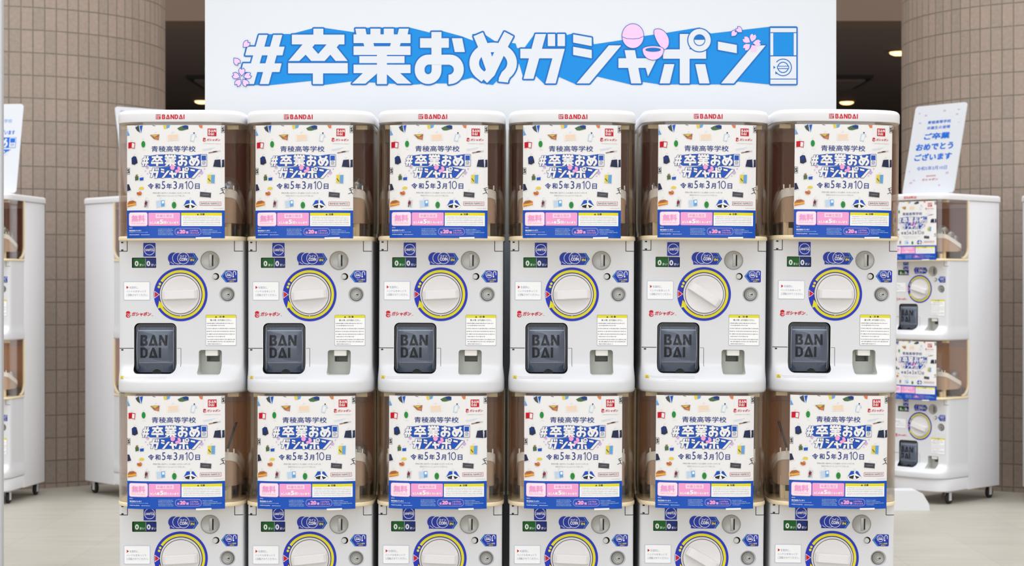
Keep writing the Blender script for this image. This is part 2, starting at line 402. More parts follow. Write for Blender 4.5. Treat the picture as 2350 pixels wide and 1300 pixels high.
def machine_icon(A, x0, y0, x1, y1, blue, line, white, lw, layer):
    W, H = x1 - x0, y1 - y0; X = lambda t: x0 + W * t; Y = lambda t: y0 + H * t
    A.poly(rrect(x0, y0, x1, y1, W * 0.06), line, layer)
    for q in ((0.05, 0.03, 0.95, 0.10), (0.05, 0.115, 0.15, 0.49), (0.86, 0.115, 0.95, 0.49), (0.05, 0.51, 0.95, 0.885), (0.05, 0.90, 0.95, 0.975)):
        A.poly(rect(X(q[0]), Y(q[1]), X(q[2]), Y(q[3])), white, layer + 1)
    A.poly(rect(X(0.165), Y(0.11), X(0.845), Y(0.495)), blue, layer + 1)
    cx, cy = X(0.49), Y(0.695); r = W * 0.29
    A.stroke(ell(cx, cy, r, a0=-140, a1=130), lw, line, layer + 2); A.stroke(ell(cx, cy, r * 0.62), lw, line, layer + 2, closed=True)
    A.poly(rect(cx - r * 0.72, cy - r * 0.18, cx + r * 0.72, cy + r * 0.18), line, layer + 3)
    A.poly(rect(cx - r * 0.62, cy - r * 0.09, cx + r * 0.62, cy + r * 0.09), white, layer + 4)
    A.poly([(cx - r * 1.15, cy - r * 0.2), (cx - r * 1.15, cy + r * 0.2), (cx - r * 0.9, cy)], line, layer + 2)
    A.poly([(cx - r * 0.95, cy + r * 0.45), (cx - r * 0.9, cy + r * 0.85), (cx - r * 0.6, cy + r * 0.7)], line, layer + 2)
def capsule_icons(A, F, pink, line, lw, layer):
    t = lambda ps: [F(p) for p in ps]
    A.poly(t(ell(865, 200, 80, 90)), pink, layer); A.stroke(t(ell(865, 200, 80, 90)), lw, line, layer + 1, closed=True)
    A.stroke(t([(786, 205), (820, 219), (865, 222), (910, 217), (944, 200)]), lw, line, layer + 1)
    d = rot(ell(1062, 225, 82, 62, a0=180, a1=360) + ell(1062, 225, 82, 26, a0=0, a1=180), 1062, 225, 62)
    A.poly(t(d), pink, layer); A.stroke(t(d), lw, line, layer + 1, closed=True)
    c = ell(1012, 298, 78, 26, a0=180, a1=360) + ell(1012, 298, 78, 78, a0=0, a1=180)
    A.poly(t(c), pink, layer + 2); A.stroke(t(c), lw, line, layer + 3, closed=True); A.poly(t(ell(1012, 300, 57, 15)), line, layer + 4)

# square company mark and its letters, on a unit grid (x right, y down)
LET = {
 'B': (0.78, [rect(0, 0, 0.24, 1), [(0.24, 0), (0.55, 0), (0.70, 0.10), (0.70, 0.34), (0.60, 0.46), (0.76, 0.60), (0.76, 0.86), (0.60, 1), (0.24, 1), (0.24, 0.80), (0.50, 0.80), (0.50, 0.58), (0.32, 0.58), (0.32, 0.40), (0.46, 0.36), (0.46, 0.20), (0.24, 0.20)]]),
 'A': (0.96, [[(0.36, 0), (0.58, 0), (0.96, 1), (0.68, 1), (0.42, 0.30), (0.29, 0.80), (0.58, 0.80), (0.62, 1), (0, 1)]]),
 'N': (0.86, [rect(0, 0, 0.24, 1), rect(0.62, 0, 0.86, 1), [(0.0, 0), (0.26, 0), (0.86, 1), (0.60, 1)]]),
 'D': (0.82, [rect(0, 0, 0.24, 1), [(0.24, 0), (0.50, 0), (0.76, 0.20), (0.80, 0.50), (0.76, 0.80), (0.50, 1), (0.24, 1), (0.24, 0.80), (0.44, 0.80), (0.55, 0.66), (0.55, 0.34), (0.44, 0.20), (0.24, 0.20)]]),
 'I': (0.24, [rect(0, 0, 0.24, 1)]),
}
def letters(A, s, x0, y0, x1, y1, m, layer, gap=0.10):
    W = sum(LET[c][0] for c in s) + gap * (len(s) - 1); kx = (x1 - x0) / W; x = x0
    for c in s:
        wd, ps = LET[c]
        for p in ps: A.poly([(x + a * kx, y0 + b * (y1 - y0)) for a, b in p], m, layer)
        x += (wd + gap) * kx
def square_mark(A, x0, y0, x1, y1, red, white, layer):
    A.poly(rect(x0, y0, x1, y1), red, layer); W, H = x1 - x0, y1 - y0
    letters(A, 'BAN', x0 + W * .10, y0 + H * .13, x0 + W * .94, y0 + H * .46, white, layer + 1)
    letters(A, 'DAI', x0 + W * .10, y0 + H * .54, x0 + W * .72, y0 + H * .87, white, layer + 1)
def round_mark(A, x0, y0, x1, y1, red, white, layer):
    W, H = x1 - x0, y1 - y0; f = lambda ps: [(x0 + a * W, y0 + b * H) for a, b in ps]
    A.poly(f(ell(0.50, 0.27, 0.46, 0.27)), red, layer); A.poly(f(ell(0.50, 0.70, 0.50, 0.30)), red, layer)
    A.poly(f([(0.30, 0.36), (0.62, 0.46), (1.0, 0.36), (1.0, 0.44), (0.66, 0.56), (0.30, 0.44)]), white, layer + 1)
    A.poly(f([(0.28, 0.62), (0.58, 0.76), (0.92, 0.58), (0.86, 0.74), (0.60, 0.88), (0.36, 0.80)]), white, layer + 1)

# ------------------------------------------------------------------ setting
TILE_W, TILE_H = 0.0552, 0.107
M['tile'] = tile_material(); M['floor'] = floor_material()
g = G(); g.box(-16, 16, -10, 40, -0.1, 0, M['floor']); tag(g.build('floor', smooth=0), kind='structure')
def column(name, cx, cy, R):
    n = 90; me_v = []; f = []; z = [0.0, 7.0]
    for i in range(n):
        a = 2 * math.pi * (i + 0.35) / n
        for zz in z: me_v.append((R * math.cos(a), R * math.sin(a), zz))
    for i in range(n):
        j = (i + 1) % n; f.append((2 * i, 2 * j, 2 * j + 1, 2 * i + 1))
    f.append(tuple(2 * i + 1 for i in range(n)))
    me = bpy.data.meshes.new(name); me.from_pydata(me_v, [], f); uv = me.uv_layers.new(name='UVMap')
    for p in me.polygons:
        for li in p.loop_indices:
            vi = me.loops[li].vertex_index; i = vi // 2
            u = (i + (n if (p.index == n - 1 and i == 0) else 0)) * TILE_W
            uv.data[li].uv = (u, me_v[vi][2] + TILE_H - 0.023 + 0.001)
    me.materials.append(M['tile'])
    return tag(link(name, me, None, (cx, cy, 0)), kind='structure')
column('column_left', -2.57, 9.55, 0.79)
column('column_right', 2.75, 9.35, 0.79)
BY, BZ = 13.0, 2.79
g = G(); g.box(-14, 14, BY, BY + 0.4, BZ, 8, M['beam']); tag(g.build('beam', smooth=0), kind='structure')
g = G(); g.box(-14, 14, BY + 0.4, 34, BZ, BZ + 0.2, M['ceil']); tag(g.build('ceiling', smooth=0), kind='structure')
g = G(); g.box(-14, 14, 34, 34.2, 0, BZ + 0.2, M['ceil']); tag(g.build('wall_back', smooth=0), kind='structure')
def downlight(px, py, label):
    d = (BZ - CAM_Z) * FPX / (650 - py); x = (px - 1175) / FPX * d
    t = empty('ceiling_light', (x, d, BZ)); tag(t, label, 'ceiling light', 'recessed downlights in the dark ceiling')
    r = G(); r.lathe(0, 0, 0, [(0.09, 0.0), (0.09, -0.012), (0.072, -0.012), (0.072, 0.0)], M['lampring'], 32, 'z'); r.build('trim_ring', t)
    b = G(); b.lathe(0, 0, 0, [(0.07, -0.004), (0.066, -0.022), (0.04, -0.034), (0.005, -0.038)], M['lamp'], 32, 'z'); b.build('bulb', t)
downlight(1943, 232, 'glowing recessed downlight beside the lower right edge of the big white sign')
downlight(2062, 117, 'glowing recessed downlight half hidden by the tiled column on the right')
downlight(463, 230, 'glowing recessed downlight beside the lower left edge of the big white sign')
def vent(x0, x1, label):
    y = (BZ - CAM_Z) * FPX / 465
    t = empty('ceiling_vent', ((x0 + x1) / 2, y, BZ)); tag(t, label, 'ceiling vent'); h = (x1 - x0) / 2
    a = G(); a.box(-h, h, -0.45, 0.45, -0.03, 0, M['vent']); a.build('vent_frame', t, smooth=0)
    b = G()
    for i in range(6): b.box(-h + .06, h - .06, -0.38 + .13 * i, -0.30 + .13 * i, -0.05, -0.03, M['ceil'])
    b.build('grille', t, smooth=0)
vent(-2.85, -1.65, 'dark ceiling vent beside the left edge of the big white sign')
vent(1.9, 3.16, 'dark ceiling vent beside the right edge of the big white sign')

# ------------------------------------------------------------------ the big sign
SY = 4.80; SK = FPX / SY
def smap(u, v, d): return ((u - 1175) / SK, SY - 0.0005 - d, CAM_Z + (650 - v) / SK)
sg = empty('sign_board', (0.02, SY, 0)); tag(sg, 'big white sign board with blue lettering standing behind the machine row', 'sign')
def sloc(o): o.matrix_parent_inverse = Matrix.Translation(sg.location).inverted()
g = G(); g.box((470 - 1175) / SK, (1919.5 - 1175) / SK, SY, SY + 0.04, 0.0, 2.05, M['signwhite'], 0.002); o = g.build('panel', sg); sloc(o)
A = Art(); SB, SL, SW, SP = M['signblue'], M['signline'], M['signwhite'], M['signpink']
back = [FA(p) for p in [(300, 192), (480, 190), (548, 190), (715, 146), (790, 143), (1017, 176), (1040, 143), (1432, 140), (1590, 180), (1680, 167), (1830, 208), (1912, 240), (1905, 190), (1990, 187), (2080, 247), (2110, 247), (2130, 250), (2230, 260)]] \
     + [FB(p) for p in [(22, 288), (75, 285), (150, 182), (375, 180), (385, 192), (428, 180), (572, 207), (580, 260), (785, 229), (945, 200), (1110, 176), (1350, 137), (1435, 181), (1870, 131), (2050, 140), (2050, 550), (1870, 553), (1632, 531), (1600, 552), (1060, 552), (940, 534), (850, 553), (607, 495), (550, 552), (450, 552), (328, 498), (300, 552), (222, 552), (160, 492), (140, 512), (70, 515), (36, 400)]] \
     + [FA(p) for p in [(2240, 430), (2150, 480), (2060, 572), (1990, 560), (1905, 517), (1735, 560), (1575, 560), (1455, 570), (1000, 545), (790, 572), (700, 541), (380, 574), (240, 572), (250, 410)]]
A.poly(back, SB, 1)
for k in GLY: put_glyph(A, k, None, 3.6, SW, SL, 2)
FBl = lambda ps: [FB(p) for p in ps]
A.poly(FBl(ell(1350, 230, 90)), SL, 4); A.poly(FBl(ell(1350, 230, 82)), SW, 5); A.poly(FBl(ell(1350, 230, 43)), SL, 6); A.poly(FBl(ell(1350, 228, 37, 38, a0=0, a1=180)), SW, 7)
p0, p1 = FB((1856, 129)), FB((2066, 560)); machine_icon(A, p0[0], p0[1], p1[0], p1[1], SB, SL, SW, 2.2, 4)
capsule_icons(A, FB, SP, M['signline'], 1.4, 7)
cx, cy = FB((1728, 252)); flower(A, cx, cy, 21, 15, SP, None, 1, 6)
for x, y, r, d in ((1572, 178, 17, 40), (1652, 148, 17, -50)):
    p = petal(*FB((x + 10, y + 25)), r, d); A.poly(p, SP, 6); A.stroke(p, 1.2, SL, 7, closed=True)
cx, cy = FA((180, 518)); flower(A, cx, cy, 22, 0, SP, SL, 1.4, 6)
for x, y, r, d in ((190, 290, 19, 45), (120, 370, 19, 140)):
    p = petal(*FA((x, y)), r, d); A.poly(p, SP, 6); A.stroke(p, 1.4, SL, 7, closed=True)
o = A.build('printed_lettering', smap, sg); sloc(o); o['label'] = 'blue and white printed title lettering'

# ------------------------------------------------------------------ the capsule machine tower
BA, BB, BC, BN = 0.1465, 0.11, 0.055, 3.6          # bowed plan of case, lid and lip
FA_, FB_, FC_, FN_ = 0.1425, 0.03, 0.03, 14.0      # flat plan of the panel
NX = 41
def plan(x, a, b, c, n): return c - b * (max(0.0, 1 - abs(x / a) ** n)) ** (1 / n)
def front(a, b, c, n, inset=0.0):
    pts = []
    for i in range(NX):
        x = -a * math.cos(math.pi * i / (NX - 1)); y = plan(x, a, b, c, n)
        s = (a - inset) / a; pts.append((x * s, (y - c) * (b - inset) / b + c))
    return pts
def fz(py): return CAM_Z + (650 - py) / 1000.0
DZ = -0.606
RIM0, RIM1 = 1.0665, 1.0765
WIN_Y = 0.165
def lipt(z):
    t = min(1, max(0, (0.786 - z) / 0.044)); return t * t * (3 - 2 * t)
def panel_y(x, z):
    t = lipt(z); return plan(max(-FA_, min(FA_, x)), FA_, FB_, FC_, FN_) * (1 - t) + t * plan(x, BA, BB, BC, BN)
def pz(fn): return lambda u, v, d: fn(u, v, d)
S1 = 7.222
def s1(u, v, d):
    x = (270 + u / S1 - 415) / 1000; z = fz(560 + v / S1); return (x, panel_y(x, z) - 0.0004 - d, z)
S2 = 6.843
def s2(u, v, d):
    x = (270 + u / S2 - 415) / 1000; z = fz(720 + v / S2); return (x, panel_y(x, z) - 0.0003 - d, z)
def sx1(u): return (270 + u / S1 - 415) / 1000
def sz1(v): return fz(560 + v / S1)

def bowsolid(gm, z0, z1, yb, m, rt=0.0, rb=0.0, extra=0.0):
    secs = []
    zs = []
    for i in range(5): zs.append((z0 + rb * (1 - math.cos(math.pi / 2 * i / 4)) if rb else z0, rb * (1 - math.sin(math.pi / 2 * i / 4))))
    if not rb: zs = zs[:1]
    if rt:
        for i in range(7): a = math.pi / 2 * i / 6; zs.append((z1 - rt + rt * math.sin(a), rt * (1 - math.cos(a))))
    else: zs.append((z1, 0))
    for z, ins in zs:
        fr = front(BA - extra, BB - extra, BC, BN, ins)
        secs.append([(x, y, z) for x, y in fr] + [(BA - extra - ins, yb - ins, z), (-(BA - extra - ins), yb - ins, z)])
    gm.loft(secs, m)

def build_panel():
    g = G(); zs = [RIM0, 1.0, 0.9, 0.80, 0.786]
    k = 14
    for i in range(1, k + 1): zs.append(0.786 - 0.044 * i / k)
    zs += [0.7265]; secs = []
    def sec(z, ins=0.0):
        t = lipt(z); fl = front(FA_, FB_, FC_, FN_); bw = front(BA, BB, BC, BN)
        # same x-fraction on both plans so the flare blends
        pts = []
        for (x0, y0), (x1, y1) in zip(fl, bw):
            x, y = x0 * (1 - t) + x1 * t, y0 * (1 - t) + y1 * t
            pts.append((x * (1 - ins / 0.14), y + ins, z))
        hw = FA_ * (1 - t) + BA * t
        return pts + [((hw - ins), WIN_Y, z), (-(hw - ins), WIN_Y, z)]
    for z in zs: secs.append(sec(z))
    for i in range(1, 5): a = math.pi / 2 * i / 4; secs.append(sec(0.7265 - 0.008 * math.sin(a), 0.007 * (1 - math.cos(a))))
    g.loft(secs, M['white']); base = g.build('front_panel', smooth=0)
    def cutter(fn):
        c = G(); fn(c); return c.build('cutter', smooth=0)
    def P(loop): return [(x, z) for x, z in loop]
    cs = []
    L1 = lambda x: (x - 415) / 1000
    rr = lambda a, b, c, d, r, s=6: rrect(L1(a), fz(d), L1(c), fz(b), r / 1000, s)
    cs.append(cutter(lambda c: c.prism(rr(308, 742, 405, 857.5, 12), -0.1, 0.05, M['hole'])))
    cs.append(cutter(lambda c: c.prism(rr(456, 804, 509, 860, 6), -0.1, 0.034, M['grey'])))
    cs.append(cutter(lambda c: c.prism(rr(469, 812, 499, 832, 1), -0.05, 0.08, M['grey'])))
    cs.append(cutter(lambda c: c.prism(rr(302.8, 591.8, 358.6, 615.4, 2), -0.02, 0.007, M['black'])))
    cs.append(cutter(lambda c: c.lathe(sx1(1627), 0, sz1(543), [(0.0078, -0.02), (0.0078, 0.012)], M['black'], 24)))
    cs.append(cutter(lambda c: c.lathe(sx1(1815), 0, sz1(846), [(0.024, -0.006), (0.0185, 0.0), (0.0135, 0.0075), (0.0133, 0.012)], M['white'], 40)))
    def seams(c):
        h = 0.0008
        def hz(x0, x1, py): c.box(L1(x0), L1(x1), -0.02, 0.006, fz(py) - h, fz(py) + h, M['black'])
        def vt(px, y0, y1): c.box(L1(px) - h, L1(px) + h, -0.02, 0.006, fz(y1), fz(y0), M['black'])
        hz(270, 292.6, 577); hz(537.4, 562, 577)
        hz(270, 307, 800)
        c.box(L1(415) - .0005, L1(415) + .0005, -0.02, 0.006, fz(842), fz(800), M['black'])
    def seams2(c):
        h = 0.0008
        c.box(L1(292) - h, L1(292) + h, -0.02, 0.006, fz(576.5), fz(553), M['black']); c.box(L1(538) - h, L1(538) + h, -0.02, 0.006, fz(576.5), fz(553), M['black'])
        c.box(L1(406), L1(415), -0.02, 0.006, fz(800) - .0004, fz(800) + .0004, M['black'])
    cs.append(cutter(seams)); cs.append(cutter(seams2))
    boolean(base, cs)
    shade(base.data, 0.6)
    return base

def build_unit(root, dz, case_top, back):
    """one machine of the tower: front panel with its controls, clear case, hopper"""
    loc = (0, 0, dz)
    fp = bpy.data.objects.new('front_panel', PANEL); COL.objects.link(fp); fp.parent = root; fp.location = loc
    L1 = lambda x: (x - 415) / 1000
    def sub(name, me): o = link(name, me, fp); return o
    for nm, me in SUBS: sub(nm, me)
    kn = link('turn_knob', KNOB, root, (0, 0, fz(677) + dz)); link('grip', GRIP, kn)
    # clear case
    g = G(); o_, i_ = front(BA - .001, BB - .001, BC, BN), front(BA - .0035, BB - .0035, BC, BN)
    loop = [(BA - .001, WIN_Y)] + o_[::-1] + [(-BA + .001, WIN_Y), (-BA + .0035, WIN_Y)] + i_ + [(BA - .0035, WIN_Y)]
    n = NX; zb, zt = RIM1 + 0.0002, case_top
    vs, fs = [], []
    a = [(-BA + .001, WIN_Y)] + o_ + [(BA - .001, WIN_Y)]; b = [(-BA + .0035, WIN_Y)] + i_ + [(BA - .0035, WIN_Y)]; m_ = len(a)
    for q in (a, b):
        for z in (zb, zt): vs += [(x, y, z) for x, y in q]
    for j in range(m_ - 1):
        fs += [(j, j + 1, m_ + j + 1, m_ + j), (2 * m_ + j, 3 * m_ + j, 3 * m_ + j + 1, 2 * m_ + j + 1), (m_ + j, m_ + j + 1, 3 * m_ + j + 1, 3 * m_ + j), (j, 2 * m_ + j, 2 * m_ + j + 1, j + 1)]
    g.add(vs, fs, M['clear']); o = g.build('clear_case', root, loc); o['label'] = 'clear acrylic window of the case'
    # moulded cleats at the top corners of the case
    g = G()
    for s in (-1, 1):
        g.box(s * 0.118 - 0.013, s * 0.118 + 0.013, 0.012, 0.03, case_top - 0.011, case_top - 0.001, M['cream'], 0.001)
    g.build('case_cleats', root, loc)
    # cream rim and floor, side frames with the rounded lower rear corner
    g = G(); bowsolid(g, RIM0, RIM1, WIN_Y, M['cream'], 0.003, 0.003)
    for s in (-1, 1):
        x0, x1 = sorted((s * 0.1395, s * 0.1475))
        g.box(x0, x1, WIN_Y - 0.008, WIN_Y + 0.001, RIM1 + 0.05, case_top, M['cream'])
        R = 0.052; cxx, czz = WIN_Y - R, RIM1 + R; secs = []
        for i in range(9):
            t = -math.pi / 2 * i / 8
            secs.append([(x, cxx + r * math.cos(t), czz + r * math.sin(t)) for x, r in ((x0, R), (x1, R), (x1, R - .008), (x0, R - .008))])
        g.loft(secs, M['cream'])
    o = g.build('case_rim', root, loc); o['label'] = 'cream rim under the clear case'
    # white corner webs behind the rounded frame
    g = G(); R = 0.052
    for s in (-1, 1):
        x0, x1 = sorted((s * 0.138, s * 0.1425)); arc = [(WIN_Y - R + R * math.cos(-math.pi / 2 * i / 8), RIM1 + R + R * math.sin(-math.pi / 2 * i / 8)) for i in range(9)]
        lp = arc + [(WIN_Y, RIM1)]
        g.loft([[(x0, y, z) for y, z in lp], [(x1, y, z) for y, z in lp]], M['cabwhite'])
    g.build('corner_web', root, loc)
    # brown interior
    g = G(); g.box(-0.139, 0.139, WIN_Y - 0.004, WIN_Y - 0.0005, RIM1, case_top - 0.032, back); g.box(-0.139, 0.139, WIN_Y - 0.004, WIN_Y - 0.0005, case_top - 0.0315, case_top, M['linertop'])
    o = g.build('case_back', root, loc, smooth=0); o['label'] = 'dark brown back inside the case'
    # hopper: a boxy funnel whose top slopes down to the back
    hp = G(); rx, ry, cy = 0.124, 0.072, 0.082
    def ring(sc, z, tilt, n_=56, e_=8.0):
        out = []
        for i in range(n_):
            t = 2 * math.pi * i / n_; c_, s_ = math.cos(t), math.sin(t); r_ = (abs(c_) ** e_ + abs(s_) ** e_) ** (-1 / e_)
            x, y = (rx - (1 - sc) * 0.1) * r_ * c_, (ry - (1 - sc) * 0.1) * r_ * s_
            out.append((x, cy + y, z - tilt * (cy + y - 0.01)))
        return out
    T = 0.36
    hp.loft([ring(1.0, 1.108, 0), ring(1.0, 1.115, 0), ring(1.0, 1.167, T)], M['tan'])
    o = hp.build('hopper', root, loc); o['label'] = 'tan plastic capsule hopper'
    rm = G(); rm.loft([ring(0.99, 1.1672, T), ring(1.02, 1.1676, T), ring(1.02, 1.187, T), ring(0.98, 1.187, T), ring(0.96, 1.180, T), ring(0.5, 1.177, T)], M['rimwhite'])
    for x in (-0.120, -0.106, 0.106, 0.120):
        rm.box(x - .0014, x + .0014, 0.0085, 0.0115, 1.184, 1.194, M['rimwhite'])
    rm.build('hopper_rim', o)
    po = G(); po.box(0.098, 0.112, 0.02, 0.034, RIM1, 1.13, M['cream'], 0.001); po.box(0.094, 0.104, 0.008, 0.018, RIM1, 1.098, M['cream'], 0.001)
    po.box(-0.118, -0.106, 0.02, 0.034, RIM1, 1.13, M['cream'], 0.001); po.box(-0.108, -0.098, 0.008, 0.018, RIM1, 1.094, M['cream'], 0.001)
    po.box(-0.135, 0.135, 0.115, 0.156, RIM1, 1.112, M['tray'], 0.004); po.build('hopper_post', o)  # last box: dark block standing for the darkness under the hopper
    return kn

# shared meshes of one unit ---------------------------------------------------
def me_of(o): m = o.data; bpy.data.objects.remove(o); return m
PANEL = me_of(build_panel())
SUBS = []
def S(name, o): SUBS.append((name, me_of(o)))
W, BL, YE = M['swhite'], M['blue'], M['yellow']
# hinge pins
for px, py in ((280.5, 557), (280.5, 574.5), (280.5, 803.5)):
    g = G(); x = (px - 415) / 1000; g.box(x - .0025, x + .0025, panel_y(x, .9) - 0.0006, 0.004, fz(py + 1.5), fz(py - 1.5), M['black'])
    S('hinge_pin', g.build('x', smooth=0))
# price sticker
A = Art(); A.poly(rrect(427, -14, 628, 213, 8), BL, 1); A.stroke(ell(528, 100, 85), 8, W, 2, closed=True); [A.text(q, a_, 84, b_, 122, W, 2, 0.05) for q, a_, b_ in (('１', 456, 472), ('０', 476, 500), ('０', 504, 528))]; A.text('円玉', 532, 84, 604, 124, W, 2, 0.025); A.dashes(535, 72, 600, 8, W, 2)
S('price_sticker', A.build('x', s1))
# counter
A = Art(); A.poly(rect(248, 238, 452, 394), M['green'], 1); A.poly(rect(458, 238, 634, 394), M['cblue'], 1)
for x, t in ((275, 355), (470, 548)):
    A.stroke(ell(x + 32, 327, 21, 34), 20, W, 2, closed=True); A.text('まい', t, 330, t + 80, 370, W, 2, 0.01)
A.poly(rect(452, 238, 458, 394), M['pgrey'], 2)
S('coin_counter', A.build('x', lambda u, v, d: (sx1(u), 0.0062 - d, sz1(v))))
# coin sticker
A = Art(); A.poly([(862, 300), (862, 353), (1268, 353), (1338, 255), (1275, 157), (1050, 157), (900, 250)], BL, 1)
A.poly(ell(930, 240, 95), BL, 2)
for i, x in enumerate((1005, 1090)):
    A.poly(ell(x, 240, 98), W, 3 + 2 * i); A.poly(ell(x, 240, 90), BL, 4 + 2 * i)
A.stroke([(935, 335), (905, 322), (880, 300)], 6, W, 3); A.stroke([(1255, 165), (1315, 255), (1248, 348)], 7, M['cyan'], 3)
A.text('コイン', 1030, 186, 1150, 226, W, 7, 0.02); A.text('COIN', 1026, 232, 1156, 284, W, 7, 0.03); A.text('IN', 1207, 250, 1270, 290, YE, 5, 0.03); A.text('ゆっくり', 1200, 216, 1275, 236, YE, 5, 0.01)
S('coin_sticker', A.build('x', s1))
# coin slot
g = G(); cxs, czs = sx1(1530), sz1(278)
g.lathe(cxs, 0, czs, [(0.0213, 0.001), (0.0213, -0.0012), (0.0198, -0.0022), (0.0190, -0.0016), (0.0005, -0.0018)], M['metal'], 48)
g.lathe(cxs, 0, czs, [(0.0218, 0.001), (0.0218, -0.0008), (0.0212, -0.0008)], M['metal2'], 48)
g.box(cxs - .0022, cxs + .0052, -0.0027, -0.001, czs - .0148, czs + .0152, M['metal'], 0.0008)
g.box(cxs + .0050, cxs + .0078, -0.0031, -0.0015, czs - .0126, czs + .0122, M['slit'], 0.0005)
S('coin_slot', g.build('x'))
# return button
g = G(); g.lathe(sx1(1614), 0, sz1(546), [(0.0058, 0.010), (0.0058, -0.0045), (0.0048, -0.006), (0.0003, -0.0065)], M['grey'], 28)
S('coin_return_button', g.build('x'))
# return sticker
A = Art(); A.poly([(1712, 540), (1788, 443), (1970, 443), (1984, 456), (1984, 628), (1972, 640), (1792, 640)], BL, 1)
A.stroke([(1795, 452), (1730, 540), (1800, 632)], 8, M['cyan'], 2); A.stroke(ell(1842, 510, 53), 6, W, 2, closed=True)
A.text('コイン', 1808, 480, 1876, 502, W, 2, 0.02); A.text('COIN', 1806, 508, 1878, 536, W, 2, 0.04)
A.stroke([(1916, 540), (1916, 480), (1922, 465), (1937, 458), (1952, 465), (1958, 480), (1958, 516)], 9, W, 2); A.poly(ell(1916, 545, 12), W, 3)
A.text('コイン返却', 1824, 582, 1958, 606, YE, 2, 0.02); A.text('ボタン', 1855, 612, 1928, 634, YE, 2, 0.02)
S('coin_return_sticker', A.build('x', s1, split=range(1730, 1990, 22)))
# lock
g = G(); lx, lz = sx1(1815), sz1(842)
g.lathe(lx, 0, lz, [(0.0132, 0.012), (0.0132, 0.0035), (0.0124, 0.0022), (0.0100, 0.0030), (0.0092, 0.0010), (0.0060, 0.0014), (0.0055, -0.0008), (0.0002, -0.0010)], M['metal'], 40)
g.box(lx - .0006, lx + .0048, -0.0016, 0.0, lz - .0013, lz + .0013, M['slit']); g.box(lx - .0015, lx + .0012, -0.0018, 0.0, lz - .0004, lz + .0016, M['metal'])
S('lock', g.build('x'))
# instructions
A = Art(); A.poly(rrect(100, 628, 537, 937, 16), M['paleline'], 1); A.poly(rrect(107, 635, 530, 930, 12), W, 2)
A.poly([(148, 697), (148, 750), (184, 723)], M['red'], 3)
A.text('を目印に、', 196, 706, 345, 745, M['bluetext'], 3); A.text('ハンドルをゆっくり', 146, 772, 468, 806, M['bluetext'], 3); A.text('１回転させてください。', 146, 830, 504, 868, M['bluetext'], 3)
S('instruction_sticker', A.build('x', s1, split=range(110, 540, 25)))
# red script logo
A = Art(); round_mark(A, 135, 1116, 212, 1224, M['red'], M['white'], 1); A.text('ガシャポン', 228, 1132, 548, 1200, M['red'], 1, 0.03, 0.16); A.text('TM', 560, 1188, 588, 1200, M['red'], 1)
S('logo_sticker', A.build('x', s1, split=range(140, 300, 25)))
# dial ring
A = Art(); c0 = (1045, 840); A.poly(ell(*c0, 445, n=96), M['ringblue'], 1); A.poly(ell(*c0, 358, n=96), M['navy'], 2); A.poly(ell(*c0, 345, n=96), W, 3)
ring = [(c0[0] + 403 * math.cos(math.radians(t)), c0[1] - 403 * math.sin(math.radians(t))) for t in range(146, -149, -3)]
ring2 = [(c0[0] + 361 * math.cos(math.radians(t)), c0[1] - 361 * math.sin(math.radians(t))) for t in range(-148, 147, 3)]
A.poly(ring + ring2, YE, 2); A.poly([(690, 942), (664, 1076), (706, 1060), (760, 1052), (742, 1000)], YE, 3)
for q in ((702, 666), (684, 716)): A.poly(ell(*q, 21), YE, 2)
A.poly([(610, 780), (610, 905), (696, 842)], W, 2); A.poly([(616, 792), (616, 892), (685, 842)], M['red'], 3)
A.poly([(1030, 1180), (1060, 1180), (1045, 1212)], W, 4)
S('dial_ring_sticker', A.build('x', s1))
# caution label
A = Art(); A.poly(rrect(1384, 24, 1862, 506, 14), M['greyink'], 1); A.poly(rrect(1388, 28, 1858, 502, 12), W, 2); A.poly(rrect(1388, 28, 1858, 70, 10), YE, 3)
A.poly([(1530, 66), (1546, 40), (1562, 66)], M['ink'], 4); A.text('注 意', 1598, 38, 1680, 66, M['ink'], 4, 0.02)
A.text('購入の際、必ずお読みください。', 1455, 92, 1785, 120, M['ink'], 3, 0.005)
for i, (y, a, b) in enumerate(((156, 1400, 1815), (190, 1412, 1680), (238, 1400, 1845), (282, 1400, 1845), (326, 1400, 1838), (364, 1412, 1690), (410, 1400, 1842), (444, 1412, 1838), (480, 1412, 1640))):
    A.dashes(a, y, b, 22, M['greyink'], 3, i)
S('caution_label', A.build('x', s2, split=range(1700, 1870, 25)))
# notice strip on the lip
A = Art(); A.poly(rrect(66, 972, 126, 1018, 6), M['pyellow'], 1); A.stroke([(80, 1012), (96, 980), (112, 1012)], 3, M['ink'], 2, closed=True)
A.dashes(145, 988, 830, 10, M['pgrey'], 1, 3); A.dashes(165, 1008, 820, 10, M['pgrey'], 1, 4); A.dashes(380, 1042, 540, 6, M['pgrey'], 1, 5)
S('notice_strip', A.build('x', s2, split=range(100, 840, 25)))
